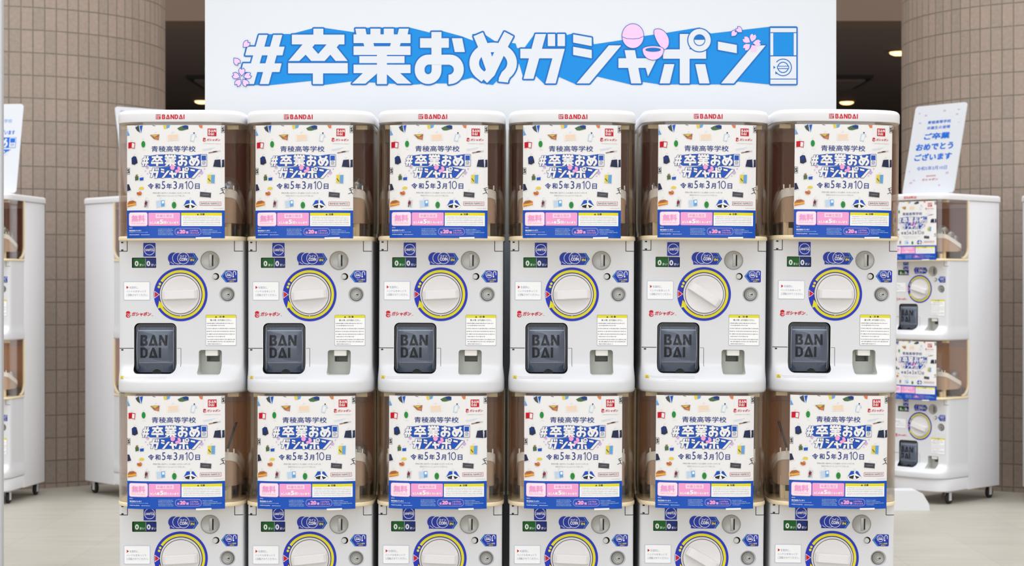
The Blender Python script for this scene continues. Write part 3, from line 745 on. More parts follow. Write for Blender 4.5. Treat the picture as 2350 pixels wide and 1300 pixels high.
# capsule door
L1 = lambda x: (x - 415) / 1000
def rloop(x0, y0, x1, y1, r, y): return [(x, y, z) for x, z in rrect(L1(x0), fz(y1), L1(x1), fz(y0), r / 1000, 6)]
g = G()
g.loft([rloop(308.6, 742.6, 404.4, 857, 11.6, 0.03), rloop(308.6, 742.6, 404.4, 857, 11.6, 0.010), rloop(310, 744, 403, 856, 11, 0.006)], M['smokedark'])
secs = []
for i in range(15):
    t = i / 14; py = 752 + t * (855 - 752); bul = -0.004 - 0.007 * math.sin(math.pi * min(1, t * 1.05)); row = []
    for j in range(13):
        u = -1 + 2 * j / 12; row.append((L1(356.5 + 42.5 * u), bul + 0.011 * abs(u) ** 5, fz(py)))
    secs.append(row + [(L1(399), 0.012, fz(py)), (L1(314), 0.012, fz(py))])
g.loft(secs, M['smoke'])
def door_y(x, py):
    t = (py - 752) / 103; u = (x - L1(356.5)) / 0.0425
    return -0.004 - 0.007 * math.sin(math.pi * min(1, max(0, t) * 1.05)) + 0.011 * min(1, abs(u)) ** 5
for s in (-1, 1):   # side edge highlights, painted as thin pale strips
    secs = []
    for i in range(12):
        py = 752 + i / 11 * 96; x = L1(356.5 + s * (40.5 + 1.5 * math.sin(math.pi * i / 11))); y = door_y(x, py); z = fz(py)
        secs.append([(x - .0005, y + .003, z), (x + .0005, y + .003, z), (x + .0005, y - .0008, z), (x - .0005, y - .0008, z)])
    g.loft(secs, M['smokeline'])
S('capsule_door', g.build('x', smooth=0.8))
A = Art(); A.poly(rect(326, 258, 872, 776), M['smokeplate'], 1); A.poly(rect(324, 262, 874, 276), M['smokeline'], 2); A.poly(rect(340, 770, 860, 776), M['smokeline'], 2)
letters(A, 'BAN', 368, 338, 792, 504, M['smokelet'], 2); letters(A, 'DAI', 368, 534, 694, 696, M['smokelet'], 2)
for x, y in ((432, 838), (760, 838)): A.stroke(ell(x, y, 36), 5, M['smokeplate'], 1, closed=True)
for x, y in ((448, 196), (778, 196)): A.stroke(ell(x, y, 28, a0=-20, a1=200), 5, M['smoke'], 1)
A.poly(ell(620, 938, 72, 62, a0=180, a1=360), M['black'], 1)
def dmap(u, v, d):
    x = L1(270 + u / S2); py = 720 + v / S2
    if py < 751: return (x, 0.0055 - d, fz(py))
    return (x, door_y(x, py) - 0.0005 - d, fz(py))
A2 = A.build('x', dmap, split=list(range(330, 880, 20)))
b = bmesh.new(); b.free()
S('door_lettering', A2)
# coin return tray
g = G(); g.box(0.0545, 0.0835, 0.008, 0.034, fz(818), fz(804.2), M['rimwhite'], 0.002)
S('coin_return_chute', g.build('x'))
# knob
g = G(); g.lathe(0, 0, 0, [(0.0478, 0.001), (0.0478, -0.0034), (0.0470, -0.0046), (0.0452, -0.0046), (0.0446, -0.0036), (0.0446, 0.001)], M['knob'], 72)
g.lathe(0, 0, 0, [(0.0446, 0.0005), (0.0446, -0.0022), (0.0425, -0.0022)], M['wgap'], 72)
g.lathe(0, 0, 0, [(0.0433, -0.001), (0.0433, -0.0052), (0.0424, -0.0066), (0.0404, -0.0068), (0.036, -0.0056), (0.022, -0.0042), (0.0005, -0.0038)], M['knob'], 72)
KNOB = me_of(g.build('turn_knob', smooth=0.9))
g = G(); secs = []
for i in range(15):
    x = -0.0395 + 0.079 * i / 14; k = math.sqrt(max(0.0, 1 - (abs(x) / 0.0415) ** 8)); hw = 0.0102; dpt = 0.006 + 0.015 * k
    secs.append([(x, -0.002, -hw * 1.12), (x, -dpt + 0.0015, -hw), (x, -dpt, -hw + .0015), (x, -dpt, hw - .0015), (x, -dpt + 0.0015, hw), (x, -0.002, hw * 1.12)])
g.loft(secs, M['knob']); GRIP = me_of(g.build('grip', smooth=0.5))

def build_tower():
    r = empty('capsule_vending_machine')
    g = G(); g.box(-0.1425, 0.1425, WIN_Y, 0.43, 0.055, 1.335, M['cabwhite'], 0.004); g.build('cabinet', r)
    g = G(); secs = []
    for z, ins in ((0.055, 0.010), (0.060, 0.004), (0.110, 0.0), (0.112, 0.001)):
        fr = front(BA - 0.002, BB, BC, BN, ins); secs.append([(x, y + .01, z) for x, y in fr] + [(BA - .004 - ins, WIN_Y, z), (-(BA - .004 - ins), WIN_Y, z)])
    g.loft(secs, M['cabwhite']); g.build('base_skirt', r)
    g = G(); bowsolid(g, 1.335, 1.3635, 0.43, M['lidwhite'], 0.011, 0.002); lid = g.build('top_lid', r)
    A = Art(); square_mark(A, 358, 262.5, 368.8, 273, M['red'], M['white'], 1); letters(A, 'BANDAI', 372, 262.5, 423, 273, M['red'], 1, 0.12)
    o = A.build('lid_logo', lambda u, v, d: ((u - 390.5) / 1000, -0.0552 - d, fz(v) - 0.0055), lid, split=list(range(360, 424, 4))); o['label'] = 'red printed logo on the lid'
    for x in (-0.115, 0.115):
        for y in (0.045, 0.38):
            g = G(); g.box(x - .010, x + .010, y - .016, y + .014, 0.0505, 0.0555, M['castmetal'], 0.001); g.box(x - .011, x - .0095, y - .008, y + .012, 0.015, 0.05, M['castmetal']); g.box(x + .0095, x + .011, y - .008, y + .012, 0.015, 0.05, M['castmetal']); c = g.build('caster', r)
            h = G(); h.lathe(x, y + .006, 0.025, [(0.021, -.008), (0.025, -.005), (0.025, .005), (0.021, .008)], M['rubber'], 24, 'x'); h.build('wheel', c)
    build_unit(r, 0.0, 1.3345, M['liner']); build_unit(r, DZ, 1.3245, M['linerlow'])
    return r
PROTO = build_tower()
FRONT_Y = 4.3
TX = [415, 711, 1012, 1313, 1616, 1917]
TILT = [-0.001, 0.0, 0.004, 0.003, 0.009, 0.0125]
KU = [2, 5, 3, 3, -33, 0]; KL = [3, 6, -2, -2, -30, -3]
LOGO = [-0.014, -0.020, -0.018, -0.001, 0.0, 0.004]
ORD = ['leftmost', 'second from the left', 'third from the left', 'third from the right', 'second from the right', 'rightmost']
towers = []
for i in range(6):
    t = PROTO if i == 0 else copy_tree(PROTO)
    towers.append(t)
FRONT = []
for i, t in enumerate(towers):
    X = (TX[i] - 1175) / 1000; th = TILT[i]
    t.location = (X - th * 0.943, FRONT_Y, abs(th) * 0.126); t.rotation_euler = (0, th, 0)
    ks = [o for o in t.children if o.name.startswith('turn_knob')]
    for o in ks:
        o.rotation_euler = (0, -math.radians(KU[i] if o.location.z > 0.6 else KL[i]), 0)
    lg = [o for o in t.children if o.name.startswith('top_lid')][0].children[0]
    lg.location.x = LOGO[i]
    extra = ', its knobs turned aslant' if i == 4 else ''
    tag(t, f'white two-tier capsule toy machine, {ORD[i]} in front{extra}', 'capsule machine', 'capsule machines in the front row')
    FRONT.append(Matrix.LocRotScale(t.location, t.rotation_euler, None))

# ------------------------------------------------------------------ background machines
def place(x, y, deg, label):
    t = copy_tree(PROTO); t.location = (x, y, 0); t.rotation_euler = (0, 0, math.radians(deg)); tag(t, label, 'capsule machine', 'capsule machines around the tiled columns')
    for o in t.children:
        if o.name.startswith('turn_knob'): o.rotation_euler = (0, 0.3, 0)
    return Matrix.LocRotScale(t.location, t.rotation_euler, None)
R1 = place(1.80, 8.27, -45, 'white capsule toy machine in front of the right tiled column, turned sideways')
a = math.radians(-6); bl = Vector((-2.149, 8.62)); c_, s_ = math.cos(a), math.sin(a)
# back right corner -> origin:  origin = corner - R*(0.1425, 0.43)
A1 = place(bl.x - (c_ * 0.1425 - s_ * 0.43), bl.y - (s_ * 0.1425 + c_ * 0.43), -6, 'white capsule toy machine cut off by the left picture border')
a = math.radians(42); c_, s_ = math.cos(a), math.sin(a); bl = Vector((-1.976, 8.67))
B1 = place(bl.x - (-c_ * 0.1425 - s_ * 0.43), bl.y - (-s_ * 0.1425 + c_ * 0.43), 42, 'white capsule toy machine half hidden behind the leftmost front machine')
a = math.radians(6); c_, s_ = math.cos(a), math.sin(a); d = 8.42; bl = Vector(((2346.5 - 1175) / FPX * d, d))
R2 = place(bl.x - (-c_ * 0.1425 - s_ * 0.43), bl.y - (-s_ * 0.1425 + c_ * 0.43), 6, 'white capsule toy machine of which only an edge shows at the right border')

# ------------------------------------------------------------------ posters
def poster_art():
    A = Art(); P = M
    A.poly(rect(165, 335, 1755, 1757), P['paper'], 0); A.poly(rect(165, 1757, 1755, 2222), P['pblue'], 0)
    # the small charms
    def card(pts, m, pad=10): 
        cx = sum(p[0] for p in pts) / len(pts); cy = sum(p[1] for p in pts) / len(pts)
        A.stroke(pts, pad * 2 + 5, P['pgrey'], 1, closed=True); A.stroke(pts, pad * 2, P['swhite'], 2, closed=True); A.poly(pts, m, 3)
        A.stroke(arcp(cx + 4, min(p[1] for p in pts) - pad - 12, 16, 18, 20, 300, 8), 4, P['pgrey'], 1)
    def top(pts): return [(min(1755, max(165, x)), max(337, y)) for x, y in pts]
    A.poly([(168, 400), (215, 500), (168, 510)], P['psky'], 2); A.poly([(168, 350), (190, 430), (168, 430)], P['plblue'], 2)
    A.poly(top([(300, 340), (440, 337), (415, 470), (385, 450)]), P['plblue'], 2); A.poly(top([(310, 375), (370, 337), (390, 460), (340, 425)]), P['pcharcoal'], 3); A.poly(top([(385, 350), (435, 340), (412, 462)]), P['pblue'], 3)
    A.stroke([(600, 340), (640, 350)], 8, P['pcharcoal'], 2)
    A.poly(top([(770, 337), (825, 337), (825, 395), (785, 402)]), P['pyellow'], 2); A.poly(top([(825, 337), (885, 337), (870, 380), (825, 395)]), P['psky'], 2)
    A.poly([(1000, 390), (1060, 358), (1110, 345), (1180, 360), (1180, 405), (1080, 430), (1030, 425)], P['dgreen'], 2); A.poly([(1080, 350), (1140, 339), (1180, 350), (1175, 395), (1100, 390)], P['dblue'], 3)
    A.poly(top([(1340, 337), (1410, 337), (1405, 390), (1370, 385)]), P['porange'], 2)
    card([(555, 500), (640, 495), (712, 490), (700, 590), (620, 570)], P['pbrown'], 7); A.poly([(575, 510), (690, 500), (640, 530)], P['pyellow'], 4); A.poly([(620, 540), (700, 540), (680, 580)], P['porange'], 4)
    card([(840, 500), (1010, 490), (1018, 582), (848, 592)], P['pbeige'])
    A.poly([(1225, 490), (1300, 490), (1320, 540), (1285, 540), (1270, 622), (1205, 605)], P['plblue'], 2); A.poly(ell(1272, 470, 12), P['ink'], 3); A.poly([(1240, 500), (1290, 505), (1268, 600), (1222, 595)], P['paper'], 3)
    A.poly(rrect(1420, 350, 1425, 640, 2), P['palepink'], 1)
    square_mark(A, 1490, 394, 1628, 520, P['pred'], P['paper'], 2)
    round_mark(A, 1412, 548, 1462, 612, P['pred'], P['paper'], 2); A.text('ガシャポン', 1474, 560, 1684, 604, P['pred'], 2, 0.02, 0.16); A.dashes(1430, 646, 1690, 9, P['greyink'], 2)
    for x, y, dg in ((1732, 405, 8), (190, 1100, 8)):
        p = rot(rect(max(168, x - 26), y - 52, min(1752, x + 24), y + 52), x, y, 0); A.stroke(p, 5, P['ink'], 2, closed=True); A.text('S', p[0][0] + 8, y - 36, p[1][0] - 6, y + 34, P['ink'], 3, 0.03)
    card([(188, 622), (248, 615), (310, 625), (300, 728), (245, 715), (188, 720)], P['pred'], 5); A.poly([(254, 630), (298, 638), (290, 715), (250, 705)], P['paper'], 4)
    card(ell(447, 655, 33, 55), P['pgreen'], 5); A.dashes(425, 750, 495, 10, P['pgrey'], 2)
    A.text('青稜高等学校', 580, 684, 1298, 782, P['dblue'], 2, 0.006)
    A.stroke([(1410, 745), (1600, 712)], 6, P['plblue'], 2); A.stroke([(1420, 765), (1560, 738)], 5, P['plblue'], 2); A.stroke([(1510, 800), (1680, 768)], 26, P['pgrey'], 1); A.stroke([(1512, 800), (1640, 774)], 16, P['pbrown'], 2)
    A.stroke([(1580, 782), (1620, 775)], 18, P['ink'], 3)
    card([(245, 880), (285, 850), (325, 858), (345, 920), (352, 965), (300, 998), (250, 985)], P['pnavy'], 6); A.poly([(262, 880), (300, 862), (320, 900), (300, 930), (255, 930)], P['dblue'], 4)
    # two-line title
    bl, dk = P['pblue'], P['dblue']
    A.poly([(530, 850), (680, 830), (900, 822), (1060, 836), (1200, 850), (1380, 822), (1476, 822), (1476, 1022), (1380, 1024), (1000, 1026), (560, 1024), (520, 1000)], bl, 3)
    A.poly([(600, 1050), (860, 1030), (1150, 1030), (1395, 1080), (1390, 1100), (1270, 1215), (1140, 1222), (900, 1215), (640, 1222), (600, 1100)], bl, 2)
    for k, d_ in (('hash', (418, 850, 545, 1022)), ('sotsu', (575, 836, 775, 1020)), ('gyou', (795, 830, 985, 1020)), ('o', (1005, 838, 1168, 1020)), ('me', (1188, 846, 1365, 1020)), ('ga', (552, 1052, 702, 1222)), ('shi', (735, 1060, 880, 1218)), ('ya', (872, 1100, 1000, 1222)), ('po', (1015, 1050, 1185, 1222)), ('n', (1215, 1068, 1392, 1222))):
        put_glyph(A, k, d_, 6, P['paper'], dk, 4)
    machine_icon(A, 1378, 824, 1480, 1024, bl, dk, P['paper'], 4, 5)
    A.poly(ell(1155, 1070, 42), dk, 6); A.poly(ell(1155, 1070, 36), P['paper'], 7); A.poly(ell(1155, 1070, 18), dk, 8); A.poly(ell(1155, 1069, 14, a0=0, a1=180), P['paper'], 9)
    A.poly(ell(925, 1045, 38, 42), P['ppink'], 7); A.poly(rot(ell(1030, 1062, 38, 24), 1030, 1062, 60), P['ppink'], 7); A.poly(ell(1000, 1105, 36, 26), P['ppink'], 8)
    flower(A, 515, 1040, 26, 0, P['lilac'], None, 1, 6); flower(A, 1390, 1130, 32, 20, P['lilac'], None, 1, 6)
    for x, y in ((482, 1100), (515, 1145), (1440, 1068), (1355, 1190)): A.poly(ell(x, y, 10), P['lilac'], 6)
    # jackets, bags, pictures down the sides
    card(top([(1600, 915), (1690, 905), (1700, 1040), (1575, 1030)]), P['pnavy'], 6); A.poly([(1712, 915), (1750, 905), (1752, 1030), (1705, 1040)], P['pnavy'], 3); A.stroke([(1695, 905), (1712, 940), (1705, 1040)], 8, P['paper'], 4)
    card([(305, 1190), (365, 1185), (368, 1250), (310, 1262)], P['dgreen'], 5); card([(383, 1215), (452, 1205), (448, 1258), (388, 1262)], P['pblue'], 5); A.poly([(315, 1165), (355, 1160), (350, 1190), (320, 1190)], P['pbrown'], 4)
    card([(1490, 1165), (1605, 1162), (1600, 1310), (1485, 1300)], P['pyellow'], 4); A.poly([(1548, 1170), (1603, 1165), (1598, 1305), (1543, 1302)], P['psky'], 4); A.stroke([(1500, 1230), (1530, 1270)], 14, P['dgreen'], 5)
    A.poly([(168, 1318), (200, 1318), (235, 1415), (168, 1435)], P['pnavy'], 2); A.stroke([(168, 1450), (250, 1428)], 5, P['pgrey'], 2)
    x = 520
    for t, x0, x1, y0, b in (('令', 520, 618, 1308, .018), ('和', 638, 722, 1308, .018), ('5', 748, 806, 1272, 0), ('年', 826, 912, 1308, .018), ('3', 936, 996, 1272, 0), ('月', 1020, 1096, 1312, .018), ('日', 1286, 1362, 1312, .018)):
        A.text(t, x0, y0, x1, 1402, P['dblue'], 2, b)
    A.stroke([(1128, 1302), (1153, 1276), (1153, 1400)], 12, P['dblue'], 2); A.stroke(ell(1217, 1337, 35, 61), 12, P['dblue'], 2, closed=True)
    A.poly(ell(415, 1390, 42, 24), P['pyellow'], 3); card(ell(378, 1475, 46, 40), P['porange'], 8); A.stroke([(350, 1470), (400, 1490)], 20, P['pbrown'], 4); A.poly(ell(360, 1440, 22, 14), P['paper'], 5)
    A.text('学校の思い出がたくさん詰まったガシャポンを', 600, 1456, 1204, 1482, P['greyink'], 2); A.text('先生たちといっしょにつくりました。', 672, 1502, 1124, 1528, P['greyink'], 2)
    card([(1368, 1448), (1545, 1465), (1540, 1548), (1364, 1532)], P['pcharcoal'], 5); A.dashes(1400, 1498, 1510, 22, P['greyink'], 4)
    for q in ((1690, 1395, 1748, 1375), (1700, 1420, 1750, 1410), (1725, 1440, 1750, 1480), (1680, 1480, 1730, 1460), (1710, 1390, 1735, 1455)): A.stroke([q[:2], q[2:]], 9, P['ink'], 2)
    card([(168, 1640), (200, 1600), (270, 1588), (325, 1610), (326, 1670), (240, 1690), (170, 1705)], P['porange'], 6); A.poly([(180, 1640), (215, 1605), (270, 1595), (310, 1612), (250, 1640)], P['pbrown'], 4); A.stroke([(175, 1672), (320, 1650)], 16, P['pyellow'], 5)
    card([(470, 1585), (540, 1592), (525, 1715), (455, 1700)], P['pgrey'], 4); A.poly([(470, 1620), (515, 1610), (505, 1665), (468, 1660)], P['pred'], 4); A.stroke([(490, 1600), (475, 1700)], 12, P['ink'], 5); A.stroke([(510, 1620), (500, 1690)], 10, P['pcharcoal'], 5)
    card([(655, 1600), (795, 1585), (800, 1690), (665, 1712)], P['plblue'], 6); A.poly([(735, 1595), (792, 1588), (796, 1690), (740, 1700)], P['psky'], 4); A.poly([(750, 1605), (785, 1600), (787, 1640), (752, 1645)], P['swhite'], 5)
    card(ell(948, 1672, 37, 56), P['pgreen'], 6); A.poly(ell(948, 1665, 14, 18), P['dgreen'], 4)
    card([(1150, 1590), (1200, 1585), (1205, 1615), (1230, 1585), (1265, 1592), (1322, 1690), (1285, 1725), (1240, 1740), (1212, 1700), (1190, 1735), (1120, 1720), (1090, 1690)], P['swhite'], 4)
    A.poly([(1150, 1590), (1198, 1587), (1205, 1640), (1140, 1660), (1095, 1690)], P['pblue'], 4); A.poly([(1232, 1587), (1264, 1594), (1320, 1690), (1265, 1655), (1220, 1625)], P['pblue'], 4); A.poly([(1115, 1685), (1200, 1660), (1190, 1725), (1130, 1712)], P['ink'], 4); A.poly([(1215, 1665), (1295, 1692), (1240, 1725)], P['ink'], 4)
    A.poly(rrect(1363, 1613, 1700, 1678, 8), P['pred'], 2); A.poly(rrect(1369, 1619, 1694, 1672, 6), P['paper'], 3); A.text('BANDAI NAMCO', 1384, 1630, 1680, 1660, P['ink'], 4, 0.005)
    A.dashes(1580, 1725, 1740, 8, P['bluetext'], 2)
    # foot band
    A.poly(rrect(198, 1790, 518, 2022, 34), P['ppink'], 1); A.poly(rrect(206, 1798, 510, 2014, 30), P['swhite'], 2); A.poly(rrect(216, 1808, 500, 2004, 24), P['palepink'], 3)
    A.text('無料', 246, 1834, 474, 1948, P['ppink'], 4, 0.03); A.text('NOT FOR SALE', 250, 1964, 470, 1986, P['ppink'], 4, 0.0)
    A.poly(rrect(530, 1798, 1046, 2016, 16), P['ppink'], 1); A.poly(rect(650, 1816, 936, 1886), P['palepink'], 2); A.text('卒業生限定', 664, 1826, 922, 1876, P['ppink'], 3, 0.02)
    for t, x0, x1, y0 in (('お', 556, 588, 1946), ('１', 592, 614, 1942), ('人様', 618, 708, 1940), ('5', 716, 772, 1912), ('回', 778, 826, 1938), ('くらいまで', 836, 1020, 1944)): A.text(t, x0, y0, x1, 1986, P['swhite'], 3, 0.035)
    A.poly(rect(1064, 1800, 1712, 2020), P['swhite'], 1); A.poly(rect(1064, 1800, 1712, 1846), P['yellow'], 2); A.poly([(1315, 1838), (1332, 1810), (1349, 1838)], P['ink'], 3); A.text('注意', 1368, 1808, 1440, 1840, P['ink'], 3, 0.02)
    for i in range(5): A.dashes(1090, 1872 + 29 * i, 1688, 14, P['greyink'], 2, i)
    A.text('発売元', 205, 2040, 262, 2060, P['swhite'], 1); A.text('株式会社バンダイ', 205, 2082, 412, 2108, P['swhite'], 1, 0.02); A.dashes(205, 2125, 520, 14, P['plblue'], 1, 2); A.text('MADE IN JAPAN', 208, 2156, 376, 2176, P['swhite'], 1, 0.01); A.dashes(410, 2166, 552, 12, P['swhite'], 1, 7)
    for i, x1 in enumerate((920, 935, 905, 930, 935)): A.dashes(688, 2070 + 24 * i, x1, 13, P['plblue'], 1, i + 11)
    A.poly(rrect(960, 2056, 1386, 2174, 50), P['lilac'], 1); A.poly(rrect(966, 2062, 1380, 2168, 45), P['pblue'], 2)
    A.text('全', 990, 2108, 1032, 2148, P['ppink'], 3, 0.03); A.text('20', 1036, 2080, 1130, 2148, P['ppink'], 3, 0.05); A.text('種', 1138, 2108, 1180, 2148, P['ppink'], 3, 0.03); A.text('１カプセル', 1200, 2082, 1336, 2110, P['ppink'], 3, 0.02); A.text('１セット入り', 1200, 2120, 1350, 2150, P['ppink'], 3, 0.02)
    for i, (a_, b_) in enumerate(((1402, 1570), (1402, 1640), (1402, 1705), (1415, 1535))): A.dashes(a_, 2078 + 25 * i, b_, 14, P['plblue'], 1, i + 21)
    return A
PA = poster_art(); PW = 0.2225; PH = 0.2565
KX = PW / 1590.0; KZ = PH / 1887.0
USPL = [165 + 1590 * i / 26 for i in range(1, 26)]
TAPE = Art(); TAPE.poly(rot(rect(1300, 2206, 1546, 2234), 1420, 2218, -1.2), M['tape'], 11)
POSTERS = {}
def poster_mesh(du):
    key = round(du, 4)
    if key not in POSTERS:
        def fn(u, v, d):
            x = (u - 960) * KX + du; return (x, plan(x, BA, BB, BC, BN) - 0.0008 - d, (2222 - v) * KZ)
        if not hasattr(PA, 'bm'): o1 = PA.build('promotional_poster', fn, split=USPL); o2 = TAPE.build('tape', fn, split=USPL)
        else: o1 = PA.emit('promotional_poster', fn); o2 = TAPE.emit('tape', fn)
        POSTERS[key] = (me_of(o1), me_of(o2))
    return POSTERS[key]
def poster(mat4, du, z, label, group):
    a_, b_ = poster_mesh(du); o = link('promotional_poster', a_); o.matrix_world = mat4 @ Matrix.Translation((0, 0, z)); t = link('tape', b_, o); t['label'] = 'strip of white tape'
    tag(o, label, 'poster', group); return o
PU = [-.0035, -.008, -.0045, -.0026, -.0005, .007]; PL = [-.0035, -.003, -.004, .002, .000, .004]
for i in range(6):
    poster(FRONT[i], PU[i], 1.0716, f'promotional poster on the upper window of the machine {ORD[i]} in front', 'posters taped to the capsule machine windows')
    poster(FRONT[i], PL[i], 0.4570, f'promotional poster on the lower window of the machine {ORD[i]} in front', 'posters taped to the capsule machine windows')
poster(R1, 0.0, 1.0716, 'blurred promotional poster on the upper window of the machine by the right column', 'posters taped to the capsule machine windows')
poster(R1, 0.0, 0.4570, 'blurred promotional poster on the lower window of the machine by the right column', 'posters taped to the capsule machine windows')
poster(A1, 0.0, 1.0716, 'promotional poster on the upper window of the machine cut off by the left border', 'posters taped to the capsule machine windows')

# ------------------------------------------------------------------ greeting boards on the background machines
def board(mat4, label, lines, turn=0.0):
    r = empty('greeting_board'); r.matrix_world = mat4 @ Matrix.Translation((0.0, 0.06, 1.367)) @ Matrix.Rotation(math.radians(turn), 4, 'Z') @ Matrix.Rotation(math.radians(-13), 4, 'X')
    tag(r, label, 'sign')
    g = G(); g.prism(rrect(-0.146, 0.0, 0.146, 0.412, 0.014), 0.0, 0.006, M['boardwhite']); g.build('panel', r, smooth=0.5)
    A = Art(); b = M['boardblue']
    if lines:
        A.text('青稜高等学校', 30, 48, 76, 58, b, 1, 0.01); A.text('卒業生の皆様', 30, 65, 76, 75, b, 1, 0.01)
        A.text('ご卒業', 27, 86, 78, 106, b, 1, 0.03); A.text('おめでとう', 14, 117, 88, 138, b, 1, 0.03); A.text('ございます', 14, 148, 88, 169, b, 1, 0.03)
        A.text('令和5年3月10日', 22, 187, 82, 199, b, 1, 0.0); A.text('BANDAI', 44, 214, 62, 219, M['pred'], 1); A.text('ガシャポン', 36, 224, 68, 231, M['pred'], 1, 0.01); r_ = random.Random(3)
        for x, y in ((10, 22), (88, 20), (14, 52), (92, 60), (8, 200), (84, 210), (14, 235), (86, 34), (20, 228), (72, 246), (24, 30), (60, 20)): flower(A, x, y, r_.uniform(1.5, 3.4), r_.uniform(0, 70), M['lilac'], None, 1, 1)
    else:
        A.text('青稜高等学校', 46, 46, 86, 58, M['psky'], 1); A.text('ご卒業おめでとうございます', 18, 80, 92, 94, b, 1, 0.02)
        A.poly([(14, 106), (84, 102), (84, 134), (14, 134)], b, 1)
        for k, d_ in (('hash', (8, 106, 20, 133)), ('sotsu', (22, 105, 36, 133)), ('gyou', (38, 104, 52, 133)), ('o', (53, 105, 66, 133)), ('me', (67, 105, 82, 133))): put_glyph(A, k, d_, 0.5, M['boardwhite'], b, 2)
        machine_icon(A, 84, 102, 95, 134, b, b, M['boardwhite'], 0.4, 2); A.poly([(24, 137), (88, 139), (70, 160), (28, 160)], b, 1); A.text('ガシャポン', 28, 140, 84, 158, M['boardwhite'], 2, 0.05)
        A.dashes(30, 172, 80, 2, M['pgrey'], 1); flower(A, 80, 145, 4, 0, M['lilac'], None, 1, 1); flower(A, 12, 14, 4, 0, M['lilac'], None, 1, 1); flower(A, 8, 30, 3, 0, M['lilac'], None, 1, 1)
    k = 0.292 / 102.0; kz = 0.412 / 270.0
    A.build('greeting_lettering', lambda u, v, d: ((u - 51) * k, -0.0004 - d, 0.412 - v * kz), r)
    g = G(); g.box(-0.10, 0.10, 0.006, 0.05, 0.010, 0.0155, M['boardwhite']); g.build('foot', r, smooth=0)
board(R1, 'leaning white board with large blue greeting lettering on the machine by the right column', True, -8)
board(A1, 'leaning white board with small blue logo at the left picture border', False)
board(B1, 'white board with only a rounded corner showing above the leftmost front machine', False)

# ------------------------------------------------------------------ capsules
def capsule_proto():
    r = empty('toy_capsule'); g = G(); R = 0.025
    g.lathe(0, 0, 0, [(R * math.cos(math.radians(a)), R * math.sin(math.radians(a))) for a in range(0, 91, 9)], M['ball'], 28, 'z', cap=False); g.build('clear_half', r, smooth=3)
    g = G(); g.lathe(0, 0, 0, [(R * math.cos(math.radians(a)), R * math.sin(math.radians(a))) for a in range(-90, 1, 9)], M['frost'], 28, 'z', cap=False)
    g.lathe(0, 0, 0, [(R + .0006, -.0015), (R + .0006, .0015)], M['ball'], 28, 'z', cap=False); g.build('lower_half', r, smooth=3)
    rr = random.Random(5); b = bmesh.new(); bmesh.ops.create_icosphere(b, subdivisions=2, radius=0.012)
    for v in b.verts: v.co *= rr.uniform(0.65, 1.1)
    g = G(); b.verts.index_update(); g.add([v.co for v in b.verts], [[v.index for v in f.verts] for f in b.faces], M['pgrey']); b.free()
    b = bmesh.new(); bmesh.ops.create_icosphere(b, subdivisions=2, radius=0.0205)
    for v in b.verts: v.co *= rr.uniform(0.72, 1.08)
    g3 = G(); b.verts.index_update(); g3.add([v.co for v in b.verts], [[v.index for v in f.verts] for f in b.faces], M['ball']); b.free(); g3.build('clear_wrapping', r, smooth=0)
    o = g.build('wrapped_trinket', r, smooth=0); g2 = G(); g2.box(-0.007, 0.006, -0.0145, -0.011, -0.006, 0.009, M['psky'], 0.001); g2.build('trinket_card', o)
    return r
CP = capsule_proto(); first = [True]
CAPG = 'clear toy capsules inside the machine cases'
def capsule(mat4, x, y, dz, label, group=CAPG, rz=0.0):
    o = CP if first[0] else copy_tree(CP); first[0] = False
    z = 1.180 - 0.36 * (y - 0.01) + 0.0285 + dz
    o.matrix_world = mat4 @ Matrix.Translation((x, y, z)) @ Matrix.Rotation(rz, 4, 'Z') @ Matrix.Rotation(0.5, 4, 'Y'); tag(o, label, 'toy capsule', group)
capsule(FRONT[0], 0.100, 0.055, 0.0, 'clear toy capsule beside the upper poster of the leftmost front machine')
capsule(FRONT[1], 0.100, 0.055, 0.0, 'clear toy capsule beside the upper poster of the second machine from the left', rz=1)
capsule(FRONT[2], 0.104, 0.090, -0.004, 'dim clear toy capsule beside the upper poster of the third machine from left', rz=2)
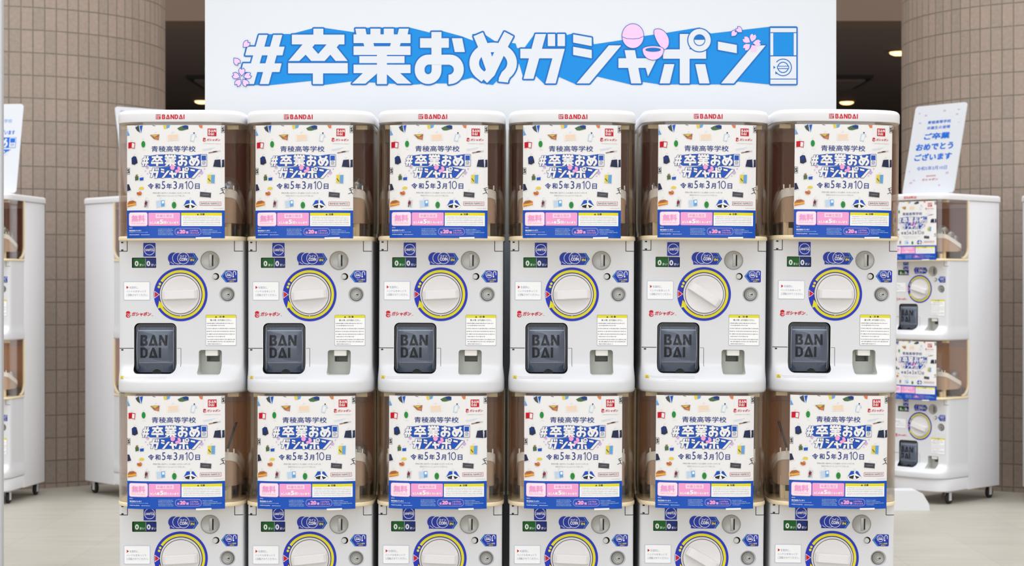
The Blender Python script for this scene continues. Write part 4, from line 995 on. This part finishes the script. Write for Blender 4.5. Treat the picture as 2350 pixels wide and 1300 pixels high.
capsule(FRONT[3], 0.106, 0.095, 0.0, 'dim clear toy capsule beside the upper poster of third machine from right', rz=2.5)
capsule(FRONT[4], -0.106, 0.085, 0.0, 'dim clear toy capsule beside the upper poster of second machine from right', rz=3.2)
capsule(FRONT[1], 0.104, 0.085, DZ, 'dim clear toy capsule beside the lower poster of the second machine from left', rz=4)
rr = random.Random(11)
for mt, nm in ((R1, 'machine by the right column'), (A1, 'machine cut off by the left border')):
    for dz, tier, pts in ((0.0, 'upper', ((0.095, 0.036), (0.094, 0.087), (0.092, 0.132), (0.04, 0.06), (0.035, 0.115))), (DZ, 'lower', ((0.092, 0.125), (0.03, 0.12), (0.045, 0.065)))):
        for x, y in pts: capsule(mt, x, y, dz, f'clear toy capsules in the {tier} case of the {nm}', f'capsules in the {tier} case of the {nm}', rr.uniform(0, 6))

# dark stirring rods seen in two lower cases
for i, s in ((0, 1), (5, -1)):
    g = G(); x, y, z = s * 0.098, 0.06, 1.19; secs = []
    for t in (0, 1):
        cx, cz = x + s * 0.02 * t, z + 0.062 * t; secs.append([(cx + .003 * math.cos(a), y + .003 * math.sin(a), cz) for a in (0, 1.05, 2.1, 3.14, 4.19, 5.24)])
    g.loft(secs, M['pcharcoal']); hop = [o for o in towers[i].children if o.name.startswith('hopper') and o.location.z < -0.1][0]
    o = g.build('stirring_rod', hop); o['label'] = 'dark rod'

# white block on the floor at the foot of the machine by the right column
g = G(); prof = [(-0.20, 0.0), (0.045, 0.0), (0.040, 0.03), (0.015, 0.072), (-0.012, 0.085), (-0.20, 0.085)]
g.loft([[(x, -0.05, z) for x, z in prof], [(x, 0.05, z) for x, z in prof]], M['white'])
o = g.build('floor_block', None, smooth=0.3); o.location = (1.735, 8.03, 0); tag(o, 'low white block on the floor at the foot of the machine by the right column', 'block')
# pale panel of which only the edge shows at the left border
g = G(); x = (3.4 - 1175) / FPX * 6.0; g.box(x - 0.3, x, 6.0, 6.03, 0.0, 2.4, M['pgrey'], 0.002); o = g.build('standing_panel'); tag(o, 'pale standing panel, just its edge along the left picture border', 'panel')
